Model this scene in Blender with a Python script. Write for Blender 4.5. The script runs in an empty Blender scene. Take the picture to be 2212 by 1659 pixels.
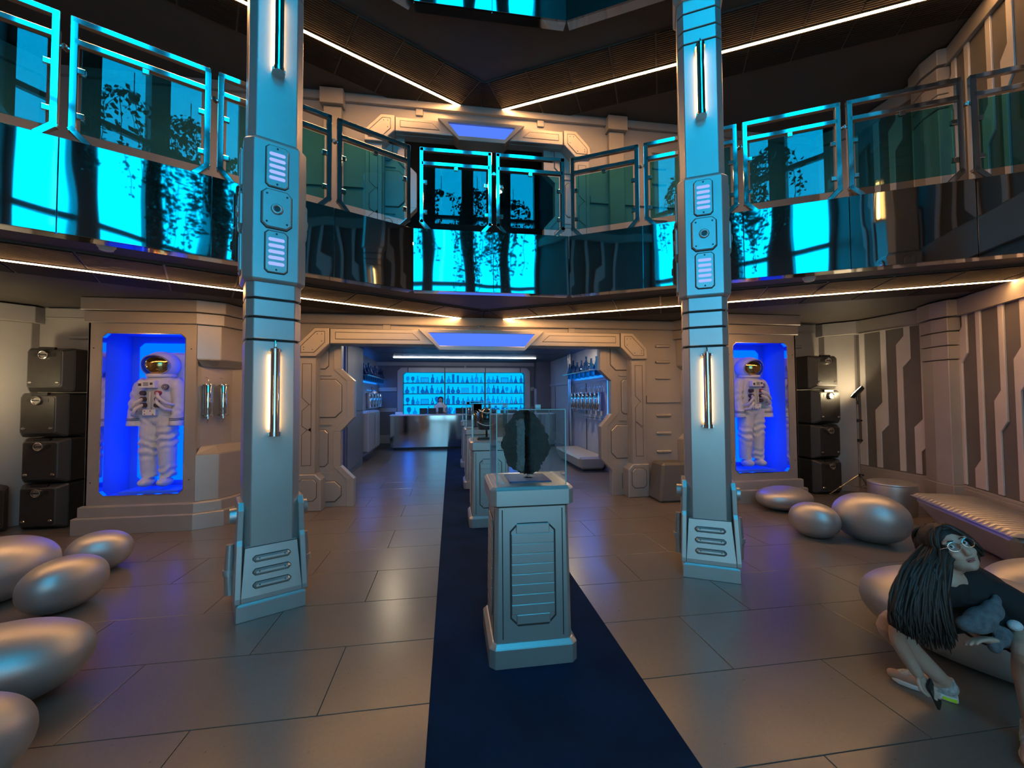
import bpy, bmesh, math, random
from mathutils import Vector, Matrix, noise as mnoise

random.seed(7)
scn = bpy.context.scene
COL = scn.collection
R = math.radians

# ------------------------------------------------------------------ camera
FPX, YAW, PITCH, ROLL = 890.43, R(8.41874), R(1.85393), R(-0.34717)
CAMPOS = Vector((-0.4906, 0.0, 1.65))
_f = Vector((math.sin(YAW)*math.cos(PITCH), math.cos(YAW)*math.cos(PITCH), math.sin(PITCH)))
_r = Vector((math.cos(YAW), -math.sin(YAW), 0.0))
_u = _r.cross(_f)
_r2 = _r*math.cos(ROLL) + _u*math.sin(ROLL)
_u2 = -_r*math.sin(ROLL) + _u*math.cos(ROLL)
cd = bpy.data.cameras.new('camera')
cd.sensor_fit = 'HORIZONTAL'; cd.sensor_width = 36.0
cd.lens = FPX/2212*36.0
cd.clip_start = 0.05; cd.clip_end = 100
cam = bpy.data.objects.new('camera', cd); COL.objects.link(cam)
cam.matrix_world = Matrix(((_r2.x, _u2.x, -_f.x, CAMPOS.x), (_r2.y, _u2.y, -_f.y, CAMPOS.y),
                           (_r2.z, _u2.z, -_f.z, CAMPOS.z), (0, 0, 0, 1)))
scn.camera = cam

# ------------------------------------------------------------------ sky, exposure
world = bpy.data.worlds.new('sky'); scn.world = world; world.use_nodes = True
wn = world.node_tree.nodes; wl = world.node_tree.links
bg = wn['Background']
bg.inputs['Color'].default_value = (0.42, 0.78, 1.0, 1)
bg.inputs['Strength'].default_value = 2.9
scn.view_settings.view_transform = 'Standard'
scn.view_settings.look = 'None'
scn.view_settings.exposure = 1.38
scn.view_settings.gamma = 1.0
scn.view_settings.use_curve_mapping = False

# light levels of the lamps in the place
L_LED, L_LAMP, L_NICHE, L_SIGN, L_BAR, L_STAND = 32.0, 6.5, 1.25, 0.44, 0.48, 42.0
WARM = (1.0, 0.50, 0.185)

# ------------------------------------------------------------------ materials
def nmat(name):
    m = bpy.data.materials.new(name); m.use_nodes = True
    nt = m.node_tree
    return m, nt, nt.nodes['Principled BSDF']

def _noise(nt, scale, detail=4, obj=False):
    n = nt.nodes.new('ShaderNodeTexNoise')
    n.inputs['Scale'].default_value = scale; n.inputs['Detail'].default_value = detail
    if obj:
        c = nt.nodes.new('ShaderNodeTexCoord'); nt.links.new(c.outputs['Object'], n.inputs['Vector'])
    else:
        g = nt.nodes.new('ShaderNodeNewGeometry'); nt.links.new(g.outputs['Position'], n.inputs['Vector'])
    return n

def pmat(name, col, rough=0.5, metal=0.0, var=0.0, vscale=6.0, bump=0.0, bscale=60.0, spec=0.5, rvar=0.0, col2=None, coat=0.0):
    m, nt, b = nmat(name)
    b.inputs['Base Color'].default_value = (*col, 1)
    b.inputs['Roughness'].default_value = rough
    b.inputs['Metallic'].default_value = metal
    b.inputs['Specular IOR Level'].default_value = spec
    b.inputs['Coat Weight'].default_value = coat
    if var or col2:
        n = _noise(nt, vscale)
        r = nt.nodes.new('ShaderNodeValToRGB')
        r.color_ramp.elements[0].position = 0.32; r.color_ramp.elements[1].position = 0.68
        c0 = [c*(1-var) for c in col]; c1 = col2 if col2 else [c*(1+var) for c in col]
        r.color_ramp.elements[0].color = (*c0, 1); r.color_ramp.elements[1].color = (*c1, 1)
        nt.links.new(n.outputs['Fac'], r.inputs['Fac']); nt.links.new(r.outputs['Color'], b.inputs['Base Color'])
        if rvar:
            mr = nt.nodes.new('ShaderNodeMapRange')
            mr.inputs['To Min'].default_value = rough-rvar; mr.inputs['To Max'].default_value = rough+rvar
            nt.links.new(n.outputs['Fac'], mr.inputs['Value']); nt.links.new(mr.outputs['Result'], b.inputs['Roughness'])
    if bump:
        n2 = _noise(nt, bscale, 3)
        bp = nt.nodes.new('ShaderNodeBump'); bp.inputs['Strength'].default_value = bump; bp.inputs['Distance'].default_value = 0.01
        nt.links.new(n2.outputs['Fac'], bp.inputs['Height']); nt.links.new(bp.outputs['Normal'], b.inputs['Normal'])
    return m

def emat(name, col, strength):
    m = bpy.data.materials.new(name); m.use_nodes = True
    nt = m.node_tree; nt.nodes.remove(nt.nodes['Principled BSDF'])
    e = nt.nodes.new('ShaderNodeEmission'); e.inputs['Color'].default_value = (*col, 1); e.inputs['Strength'].default_value = strength
    nt.links.new(e.outputs[0], nt.nodes['Material Output'].inputs['Surface'])
    return m

def glassmat(name, tint, refl=1.0, rough=0.0):
    """thin sheet glass: tinted see-through plus a fresnel mirror"""
    m = bpy.data.materials.new(name); m.use_nodes = True
    nt = m.node_tree; nt.nodes.remove(nt.nodes['Principled BSDF'])
    t = nt.nodes.new('ShaderNodeBsdfTransparent'); t.inputs['Color'].default_value = (*tint, 1)
    g = nt.nodes.new('ShaderNodeBsdfGlossy'); g.inputs['Roughness'].default_value = rough
    fr = nt.nodes.new('ShaderNodeLayerWeight'); fr.inputs['Blend'].default_value = 0.5
    pw = nt.nodes.new('ShaderNodeMath'); pw.operation = 'POWER'; pw.inputs[1].default_value = 5.0
    mu = nt.nodes.new('ShaderNodeMath'); mu.operation = 'MULTIPLY_ADD'; mu.inputs[1].default_value = 0.95; mu.inputs[2].default_value = 0.045*refl; mu.use_clamp = True
    mx = nt.nodes.new('ShaderNodeMixShader')
    nt.links.new(fr.outputs['Facing'], pw.inputs[0]); nt.links.new(pw.outputs[0], mu.inputs[0]); nt.links.new(mu.outputs[0], mx.inputs['Fac'])
    nt.links.new(t.outputs[0], mx.inputs[1]); nt.links.new(g.outputs[0], mx.inputs[2])
    nt.links.new(mx.outputs[0], nt.nodes['Material Output'].inputs['Surface'])
    return m

M = {}
M['paint'] = pmat('silver_paint', (0.40, 0.375, 0.35), 0.40, 0.45, var=0.05, vscale=3, bump=0.03, bscale=220)
M['paint_col'] = pmat('silver_metallic_paint', (0.48, 0.47, 0.455), 0.36, 0.68, var=0.04, vscale=3, bump=0.03, bscale=220)
M['paint_wall'] = pmat('wall_paint', (0.36, 0.335, 0.31), 0.5, 0.25, var=0.06, vscale=2, bump=0.03, bscale=200)
M['stripe_light'] = pmat('stripe_paint', (0.58, 0.555, 0.54), 0.5, 0.15, var=0.05, vscale=3)
M['stripe_dark'] = pmat('dark_wall_paint', (0.155, 0.148, 0.140), 0.5, 0.2, var=0.06, vscale=3)
M['groove'] = pmat('groove', (0.035, 0.032, 0.03), 0.7)
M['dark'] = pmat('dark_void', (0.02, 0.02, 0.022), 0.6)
M['ceil'] = pmat('ceiling_paint', (0.075, 0.064, 0.058), 0.6, 0.0, var=0.08, vscale=2)
M['chrome'] = pmat('chrome', (0.82, 0.83, 0.84), 0.06, 1.0)
M['steel'] = pmat('steel', (0.60, 0.59, 0.57), 0.22, 1.0)
M['silver'] = pmat('silver_upholstery', (0.50, 0.485, 0.465), 0.44, 0.75, var=0.04, vscale=4, bump=0.05, bscale=260)
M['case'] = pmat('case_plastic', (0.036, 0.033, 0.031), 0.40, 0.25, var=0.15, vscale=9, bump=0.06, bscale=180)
M['case_lit'] = pmat('case_bevel_lit', (0.075, 0.072, 0.07), 0.40, 0.3, bump=0.05, bscale=180)  # lighter copy of the case plastic, light on the bevel put into its colour
M['black'] = pmat('black_plastic', (0.012, 0.012, 0.013), 0.35)
M['screw'] = pmat('screw', (0.06, 0.06, 0.06), 0.4, 0.6)
M['carpet'] = pmat('navy_carpet', (0.007, 0.018, 0.046), 0.95, 0, var=0.0, vscale=2.6, bump=0.5, bscale=420, spec=0.1, col2=(0.009, 0.027, 0.072))
M['niche_blue'] = pmat('niche_wall_blue', (0.05, 0.20, 0.80), 0.55)  # one saturated blue base colour for all inner niche surfaces
M['suit'] = pmat('suit_fabric', (0.58, 0.57, 0.56), 0.75, 0, var=0.05, vscale=12, bump=0.25, bscale=70)
M['suit_dark'] = pmat('suit_dark', (0.05, 0.04, 0.06), 0.5)
M['suit_grey'] = pmat('suit_grey', (0.30, 0.30, 0.33), 0.6)
M['suit_red'] = pmat('suit_red', (0.35, 0.05, 0.06), 0.5)
M['gold'] = pmat('gold_visor', (0.62, 0.42, 0.17), 0.12, 1.0)
M['rock'] = pmat('meteorite', (0.005, 0.006, 0.006), 0.7, 0.0, var=0.5, vscale=40, bump=0.9, bscale=60, col2=(0.016, 0.020, 0.020), spec=.12)
M['rock_pale'] = pmat('meteorite_pale', (0.12, 0.115, 0.115), 0.5, 0.1, var=0.2, vscale=50, bump=0.1, bscale=90)  # pale grey for the flat strip on the rock's front
M['white'] = pmat('white_paint', (0.7, 0.7, 0.7), 0.5)
M['paper'] = pmat('paper', (0.75, 0.74, 0.72), 0.8)
M['led'] = emat('warm_led', WARM, L_LED)
M['led_fill'] = emat('warm_led_fill', WARM, L_LED*0.2)  # for the added canopy fill lines only
M['lamp'] = emat('wall_lamp_glow', (1.0, 0.55, 0.16), L_LAMP)
M['niche'] = emat('niche_blue_backlight', (0.0, 0.062, 1.0), L_NICHE)
M['sign'] = emat('sign_blue', (0.085, 0.20, 1.0), L_SIGN)
M['slot'] = emat('slot_light', (0.26, 0.33, 1.0), 0.6)
M['bar'] = emat('bar_backlight', (0.0, 0.46, 1.0), L_BAR)
M['farled'] = emat('white_led', (0.92, 0.96, 1.0), 7.0)
M['blueled'] = emat('blue_wall_wash', (0.0, 0.16, 1.0), 22.0)
M['stand'] = emat('stand_lamp_face', (1.0, 0.78, 0.45), L_STAND)
M['dot'] = emat('downlight', (1.0, 0.85, 0.65), 12.0)
M['rail_glass'] = glassmat('teal_rail_glass', (0.30, 0.70, 0.75), 1.7)
M['case_glass'] = glassmat('display_glass', (0.93, 0.965, 0.965), 0.12)
M['window_glass'] = glassmat('cyan_window_film', (0.03, 0.79, 0.96), 1.0)
M['fill_door_glass'] = glassmat('entrance_fill_glass', (0.50, 0.56, 0.57), 1.0)
M['flask'] = glassmat('blue_flask_glass', (0.42, 0.70, 0.88), 2.0)
M['flask_dark'] = glassmat('dark_flask_glass', (0.20, 0.46, 0.68), 2.0)

def mirror_wavy():
    m, nt, b = nmat('mirror_cladding')
    b.inputs['Base Color'].default_value = (0.33, 0.355, 0.365, 1); b.inputs['Metallic'].default_value = 1.0; b.inputs['Roughness'].default_value = 0.03
    g = nt.nodes.new('ShaderNodeNewGeometry'); mp = nt.nodes.new('ShaderNodeMapping')
    mp.inputs['Scale'].default_value = (1.0, 1.0, 0.55)
    nt.links.new(g.outputs['Position'], mp.inputs['Vector'])
    n = nt.nodes.new('ShaderNodeTexNoise'); n.inputs['Scale'].default_value = 1.8; n.inputs['Detail'].default_value = 1.0
    nt.links.new(mp.outputs[0], n.inputs['Vector'])
    bp = nt.nodes.new('ShaderNodeBump'); bp.inputs['Strength'].default_value = 0.30; bp.inputs['Distance'].default_value = 0.02
    nt.links.new(n.outputs['Fac'], bp.inputs['Height']); nt.links.new(bp.outputs['Normal'], b.inputs['Normal'])
    return m
M['mirror'] = mirror_wavy()
M['mirror_flat'] = pmat('mirror_counter', (0.62, 0.64, 0.66), 0.07, 1.0)

def floor_mat():
    m, nt, b = nmat('floor_tile')
    n = _noise(nt, 1.3, 6); n2 = _noise(nt, 55, 8)
    r = nt.nodes.new('ShaderNodeValToRGB')
    r.color_ramp.elements[0].position = 0.3; r.color_ramp.elements[1].position = 0.7
    r.color_ramp.elements[0].color = (0.112, 0.094, 0.080, 1); r.color_ramp.elements[1].color = (0.165, 0.141, 0.122, 1)
    add = nt.nodes.new('ShaderNodeMath'); add.operation = 'MULTIPLY_ADD'; add.inputs[1].default_value = 0.35
    sc = nt.nodes.new('ShaderNodeMath'); sc.operation = 'MULTIPLY'; sc.inputs[1].default_value = 0.65
    nt.links.new(n.outputs['Fac'], sc.inputs[0]); nt.links.new(n2.outputs['Fac'], add.inputs[0]); nt.links.new(sc.outputs[0], add.inputs[2])
    nt.links.new(add.outputs[0], r.inputs['Fac']); nt.links.new(r.outputs['Color'], b.inputs['Base Color'])
    mr = nt.nodes.new('ShaderNodeMapRange'); mr.inputs['To Min'].default_value = 0.26; mr.inputs['To Max'].default_value = 0.31
    nt.links.new(n2.outputs['Fac'], mr.inputs['Value']); nt.links.new(mr.outputs['Result'], b.inputs['Roughness'])
    bp = nt.nodes.new('ShaderNodeBump'); bp.inputs['Strength'].default_value = 0.04; bp.inputs['Distance'].default_value = 0.002
    nt.links.new(n2.outputs['Fac'], bp.inputs['Height']); nt.links.new(bp.outputs['Normal'], b.inputs['Normal'])
    b.inputs['Specular IOR Level'].default_value = 0.8
    return m
M['floor'] = floor_mat()

def rib_mat(name, col, ang, scale):
    """fine ribbed metal ceiling panel"""
    m, nt, b = nmat(name)
    b.inputs['Base Color'].default_value = (*col, 1); b.inputs['Roughness'].default_value = 0.65; b.inputs['Specular IOR Level'].default_value = 0.25
    g = nt.nodes.new('ShaderNodeNewGeometry'); mp = nt.nodes.new('ShaderNodeMapping'); mp.inputs['Rotation'].default_value = (0, 0, ang)
    nt.links.new(g.outputs['Position'], mp.inputs['Vector'])
    w = nt.nodes.new('ShaderNodeTexWave'); w.inputs['Scale'].default_value = scale; w.bands_direction = 'Y'
    nt.links.new(mp.outputs[0], w.inputs['Vector'])
    bp = nt.nodes.new('ShaderNodeBump'); bp.inputs['Strength'].default_value = 0.6; bp.inputs['Distance'].default_value = 0.01
    nt.links.new(w.outputs['Fac'], bp.inputs['Height']); nt.links.new(bp.outputs['Normal'], b.inputs['Normal'])
    return m
A_DEG = 28.6
M['rib_r'] = rib_mat('ribbed_panel_a', (0.022, 0.018, 0.016), R(A_DEG), 9)
M['rib_l'] = rib_mat('ribbed_panel_b', (0.022, 0.018, 0.016), R(-A_DEG), 9)

# ------------------------------------------------------------------ mesh helpers
class MB:
    def __init__(s): s.v = []; s.f = []
    def add(s, vs, fs):
        o = len(s.v); s.v += [tuple(v) for v in vs]; s.f += [tuple(i+o for i in f) for f in fs]; return s
    def box(s, x0, x1, y0, y1, z0, z1, F=None):
        vs = [(x0,y0,z0),(x1,y0,z0),(x1,y1,z0),(x0,y1,z0),(x0,y0,z1),(x1,y0,z1),(x1,y1,z1),(x0,y1,z1)]
        if F: vs = [F(*v) for v in vs]
        return s.add(vs, [(0,3,2,1),(4,5,6,7),(0,1,5,4),(1,2,6,5),(2,3,7,6),(3,0,4,7)])
    def loft(s, pa, wa, pb, wb, F=None):
        """closed solid between two polygons (u,v) lying at w = wa and w = wb"""
        n = len(pa); F = F or (lambda u, v, w: (u, v, w))
        vs = [F(u, v, wa) for u, v in pa] + [F(u, v, wb) for u, v in pb]
        fs = [tuple(range(n-1, -1, -1)), tuple(range(n, 2*n))] + [(i, (i+1) % n, n+(i+1) % n, n+i) for i in range(n)]
        return s.add(vs, fs)
    def prism(s, poly, w0, w1, F=None): return s.loft(poly, w0, poly, w1, F)
    def plate(s, poly, w0, w1, ch, F=None):
        """raised plate with chamfered rim"""
        s.loft(poly, w0, poly, w1-ch, F); return s.loft(poly, w1-ch, inset(poly, ch), w1, F)
    def ring(s, po, pi, w0, w1, F=None):
        n = len(po); F = F or (lambda u, v, w: (u, v, w))
        vs = [F(u, v, w0) for u, v in po]+[F(u, v, w0) for u, v in pi]+[F(u, v, w1) for u, v in po]+[F(u, v, w1) for u, v in pi]
        fs = []
        for i in range(n):
            j = (i+1) % n
            fs += [(i, n+i, n+j, j), (2*n+i, 2*n+j, 3*n+j, 3*n+i), (i, j, 2*n+j, 2*n+i), (n+i, 3*n+i, 3*n+j, n+j)]
        return s.add(vs, fs)
    def cyl(s, p0, p1, r0, r1=None, n=16):
        r1 = r0 if r1 is None else r1
        p0 = Vector(p0); p1 = Vector(p1); d = (p1-p0).normalized()
        a = d.orthogonal().normalized(); b = d.cross(a)
        vs = []
        for p, r in ((p0, r0), (p1, r1)):
            vs += [p+(a*math.cos(2*math.pi*i/n)+b*math.sin(2*math.pi*i/n))*r for i in range(n)]
        return s.add(vs, [tuple(range(n-1, -1, -1)), tuple(range(n, 2*n))]+[(i, (i+1) % n, n+(i+1) % n, n+i) for i in range(n)])
    def tube(s, pts, rad, n=10, caps=True):
        pts = [Vector(p) for p in pts]; m = len(pts)
        if not hasattr(rad, '__len__'): rad = [rad]*m
        vs = []; ref = None
        for k, p in enumerate(pts):
            d = (pts[min(k+1, m-1)]-pts[max(k-1, 0)]).normalized()
            if ref is None: ref = d.orthogonal().normalized()
            a = (ref-d*ref.dot(d))
            a = a.normalized() if a.length > 1e-6 else d.orthogonal().normalized()
            ref = a; b = d.cross(a)
            vs += [p+(a*math.cos(2*math.pi*i/n)+b*math.sin(2*math.pi*i/n))*rad[k] for i in range(n)]
        fs = [(k*n+i, k*n+(i+1) % n, (k+1)*n+(i+1) % n, (k+1)*n+i) for k in range(m-1) for i in range(n)]
        if caps: fs += [tuple(range(n-1, -1, -1)), tuple(range((m-1)*n, m*n))]
        return s.add(vs, fs)
    def lathe(s, prof, n=20, c=(0, 0, 0), sx=1.0, sy=1.0):
        vs = []
        for r, z in prof:
            vs += [(c[0]+sx*r*math.cos(2*math.pi*i/n), c[1]+sy*r*math.sin(2*math.pi*i/n), c[2]+z) for i in range(n)]
        m = len(prof)
        fs = [(k*n+i, k*n+(i+1) % n, (k+1)*n+(i+1) % n, (k+1)*n+i) for k in range(m-1) for i in range(n)]
        fs += [tuple(range(n-1, -1, -1)), tuple(range((m-1)*n, m*n))]
        return s.add(vs, fs)
    def ell(s, c, rad, n=16, m=10, rot=None, power=1.0):
        vs = []; Rm = rot or Matrix.Identity(3); c = Vector(c)
        def q(t): return math.copysign(abs(t)**power, t)
        vs.append(c+Rm@Vector((0, 0, -rad[2])))
        for k in range(1, m):
            th = math.pi*k/m
            for i in range(n):
                ph = 2*math.pi*i/n
                vs.append(c+Rm@Vector((rad[0]*q(math.sin(th))*q(math.cos(ph)), rad[1]*q(math.sin(th))*q(math.sin(ph)), -rad[2]*q(math.cos(th)))))
        vs.append(c+Rm@Vector((0, 0, rad[2])))
        fs = [(0, 1+(i+1) % n, 1+i) for i in range(n)]
        for k in range(m-2):
            fs += [(1+k*n+i, 1+k*n+(i+1) % n, 1+(k+1)*n+(i+1) % n, 1+(k+1)*n+i) for i in range(n)]
        L = len(vs)-1
        fs += [(1+(m-2)*n+i, 1+(m-2)*n+(i+1) % n, L) for i in range(n)]
        return s.add(vs, fs)
    def torus(s, c, ax, R0, r, n=24, m=8):
        ax = Vector(ax).normalized(); a = ax.orthogonal().normalized(); b = ax.cross(a); c = Vector(c)
        vs = []
        for i in range(n):
            d = a*math.cos(2*math.pi*i/n)+b*math.sin(2*math.pi*i/n)
            for j in range(m):
                t = 2*math.pi*j/m
                vs.append(c+d*(R0+r*math.cos(t))+ax*r*math.sin(t))
        return s.add(vs, [(i*m+j, ((i+1) % n)*m+j, ((i+1) % n)*m+(j+1) % m, i*m+(j+1) % m) for i in range(n) for j in range(m)])
    def outline(s, poly, wd, w0, w1, F=None):
        return s.ring(poly, inset(poly, wd), w0, w1, F)

def inset(poly, d):
    n = len(poly); out = []
    area = sum(poly[i][0]*poly[(i+1) % n][1]-poly[(i+1) % n][0]*poly[i][1] for i in range(n))
    sg = 1 if area > 0 else -1
    for i in range(n):
        p0, p1, p2 = Vector(poly[i-1]), Vector(poly[i]), Vector(poly[(i+1) % n])
        e1 = (p1-p0).normalized(); e2 = (p2-p1).normalized()
        n1 = Vector((-e1.y, e1.x))*sg; n2 = Vector((-e2.y, e2.x))*sg
        den = 1+n1.dot(n2)
        q = p1+(n1+n2)*(d/den) if den > 1e-4 else p1+n1*d
        out.append((q.x, q.y))
    return out

def octo(x0, x1, y0, y1, c, c2=None):
    c2 = c if c2 is None else c2
    return [(x0+c, y0), (x1-c, y0), (x1, y0+c2), (x1, y1-c2), (x1-c, y1), (x0+c, y1), (x0, y1-c2), (x0, y0+c2)]

def rect(x0, x1, y0, y1): return [(x0, y0), (x1, y0), (x1, y1), (x0, y1)]

def frame(o, right, up=(0, 0, 1), out=None):
    o = Vector(o); r = Vector(right).normalized(); u = Vector(up).normalized()
    w = Vector(out).normalized() if out else r.cross(u)
    return lambda a, b, c: o+r*a+u*b+w*c

OFF = {}
def obj(name, mb, mat, parent=None, smooth=False, bevel=0.0, kind=None, label=None, sub=0, local=False, mods=None):
    me = bpy.data.meshes.new(name)
    vs = mb.v
    if parent is not None and not local:
        o = OFF.get(parent.name)
        if o is not None: vs = [(v[0]-o[0], v[1]-o[1], v[2]-o[2]) for v in vs]
    me.from_pydata(vs, [], mb.f)
    b = bmesh.new(); b.from_mesh(me); bmesh.ops.recalc_face_normals(b, faces=b.faces); b.to_mesh(me); b.free()
    me.materials.append(M[mat] if isinstance(mat, str) else mat)
    if smooth:
        me.polygons.foreach_set('use_smooth', [True]*len(me.polygons))
        if smooth != True: me.set_sharp_from_angle(angle=R(smooth))
    ob = bpy.data.objects.new(name, me); COL.objects.link(ob)
    if parent is not None:
        ob.parent = parent
        OFF[ob.name] = OFF.get(parent.name, (0, 0, 0))
    if bevel:
        bm = ob.modifiers.new('bevel', 'BEVEL'); bm.width = bevel; bm.segments = 1; bm.limit_method = 'ANGLE'; bm.angle_limit = R(40)
    if sub:
        sm = ob.modifiers.new('sub', 'SUBSURF'); sm.levels = sub; sm.render_levels = sub
    if kind: ob['kind'] = kind
    if label: ob['label'] = label
    return ob

def voxel(ob, size, smooth=4):
    m = ob.modifiers.new('remesh', 'REMESH'); m.mode = 'VOXEL'; m.voxel_size = size; m.use_smooth_shade = True
    if smooth:
        s = ob.modifiers.new('smooth', 'SMOOTH'); s.iterations = smooth; s.factor = 0.5
    return ob

def tag(o, label, cat, group=None):
    o['label'] = label; o['category'] = cat
    if group: o['group'] = group
    return o

def thing(name, label, cat, loc=(0, 0, 0), rotz=0.0, group=None, local=False):
    o = bpy.data.objects.new(name, None); COL.objects.link(o)
    o.location = loc; o.rotation_euler = (0, 0, rotz); o.empty_display_size = 0.1
    tag(o, label, cat, group)
    OFF[o.name] = (0, 0, 0) if local else tuple(loc)
    return o

def struct(name, mb, mat, **k):
    o = obj(name, mb, mat, **k); o['kind'] = 'structure'; OFF[o.name] = (0, 0, 0); return o

def copy_tree(o, parent=None):
    c = o.copy(); COL.objects.link(c)
    if parent is not None: c.parent = parent
    for ch in list(o.children): copy_tree(ch, c)
    return c

def copies(src, name, parent, locs):
    """alike pieces that share one mesh; locs are world offsets of the piece origin"""
    out = []
    for l in locs:
        c = src.copy(); COL.objects.link(c); c.name = name; c.parent = parent; c.location = l; out.append(c)
    return out
# ------------------------------------------------------------------ plan of the room
CA, SA = math.cos(R(A_DEG)), math.sin(R(A_DEG))
KX, KY = 0.915, 4.75                       # corner of the balcony edge
ZC, ZU, ZF = 2.915, 6.34, 3.33             # lower ceiling, upper ceiling, upper floor
YW = 6.55                                  # back wall
def PB(s, b, sd=1):                        # s along the slanted balcony edge, b metres behind it
    return ((KX+s*CA+b*SA)*sd, KY-s*SA+b*CA)
B2 = (6.42, 4.89); D2 = Vector((-0.502, -0.865)).normalized()
N2 = Vector((D2.y, -D2.x))                 # into the room (right wall)
def W2(s, off=0.0, sd=1):
    return ((B2[0]+D2.x*s+N2.x*off)*sd, B2[1]+D2.y*s+N2.y*off)
SEND = 4.687
def w2x(y): return 6.42-0.5804*(4.89-y)

def clip(poly, a, b, c):
    """keep a*x+b*y <= c"""
    out = []
    for i in range(len(poly)):
        p, q = poly[i], poly[(i+1) % len(poly)]
        dp, dq = a*p[0]+b*p[1]-c, a*q[0]+b*q[1]-c
        if dp <= 0: out.append(p)
        if (dp < 0) != (dq < 0) and abs(dp-dq) > 1e-9:
            t = dp/(dp-dq); out.append((p[0]+(q[0]-p[0])*t, p[1]+(q[1]-p[1])*t))
    return out
def mir(poly, sd): return [(x*sd, y) for x, y in poly]

# ------------------------------------------------------------------ floor, tile by tile
mb = MB(); mb.box(-6.6, 6.6, -2.8, 6.7, -0.12, -0.012); mb.box(-3.2, 3.2, 6.7, 14.7, -0.12, -0.012)
floor = struct('floor', mb, 'groove')
tm = {}
def tile_at(x0, x1, y0, y1):
    key = (round(x1-x0, 3), round(y1-y0, 3))
    if key not in tm:
        m = MB(); hx, hy = (x1-x0)/2, (y1-y0)/2
        m.loft(rect(-hx, hx, -hy, hy), -0.012, rect(-hx, hx, -hy, hy), -0.001); m.loft(rect(-hx, hx, -hy, hy), -0.001, rect(-hx+.002, hx-.002, -hy+.002, hy-.002), 0.0)
        o = obj('floor_tile', m, 'floor', floor, local=True); o.location = ((x0+x1)/2, (y0+y1)/2, 0); tm[key] = o
    else:
        c = tm[key].copy(); COL.objects.link(c); c.location = ((x0+x1)/2, (y0+y1)/2, 0)
TW, TH, G = 1.192, 0.607, 0.0022
for k in range(-6, 12):
    y0 = 2.325+(k-1)*TH
    if y0 > 9: break
    off = 0.0 if (k-1) % 2 == 0 else TW/2
    lim = 6.5 if y0 < 6.5 else 2.97
    if y0 < 4.9: lim = min(6.5, w2x(max(y0+TH, -2.6))+0.05)
    for j in range(-7, 8):
        x0 = j*TW+off+0.008; x1 = x0+TW
        x0c, x1c = max(x0, -lim), min(x1, lim)
        if x1c-x0c < 0.06: continue
        if x0c > -0.6 and x1c < 0.6: continue
        tile_at(x0c+G, x1c-G, y0+G, y0+TH-G)
ylast = 2.325+(12-1)*TH
mb = MB(); mb.box(-3.0, 3.0, ylast, 14.6, -0.012, 0.0)
obj('floor_far_field', mb, 'floor', floor)

mb = MB(); mb.plate(rect(-0.608, 0.608, -1.9, 13.35), 0.0, 0.012, 0.004)
tag(obj('carpet_runner', mb, 'carpet'), 'long navy blue carpet runner down the middle of the floor', 'carpet')

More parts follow.
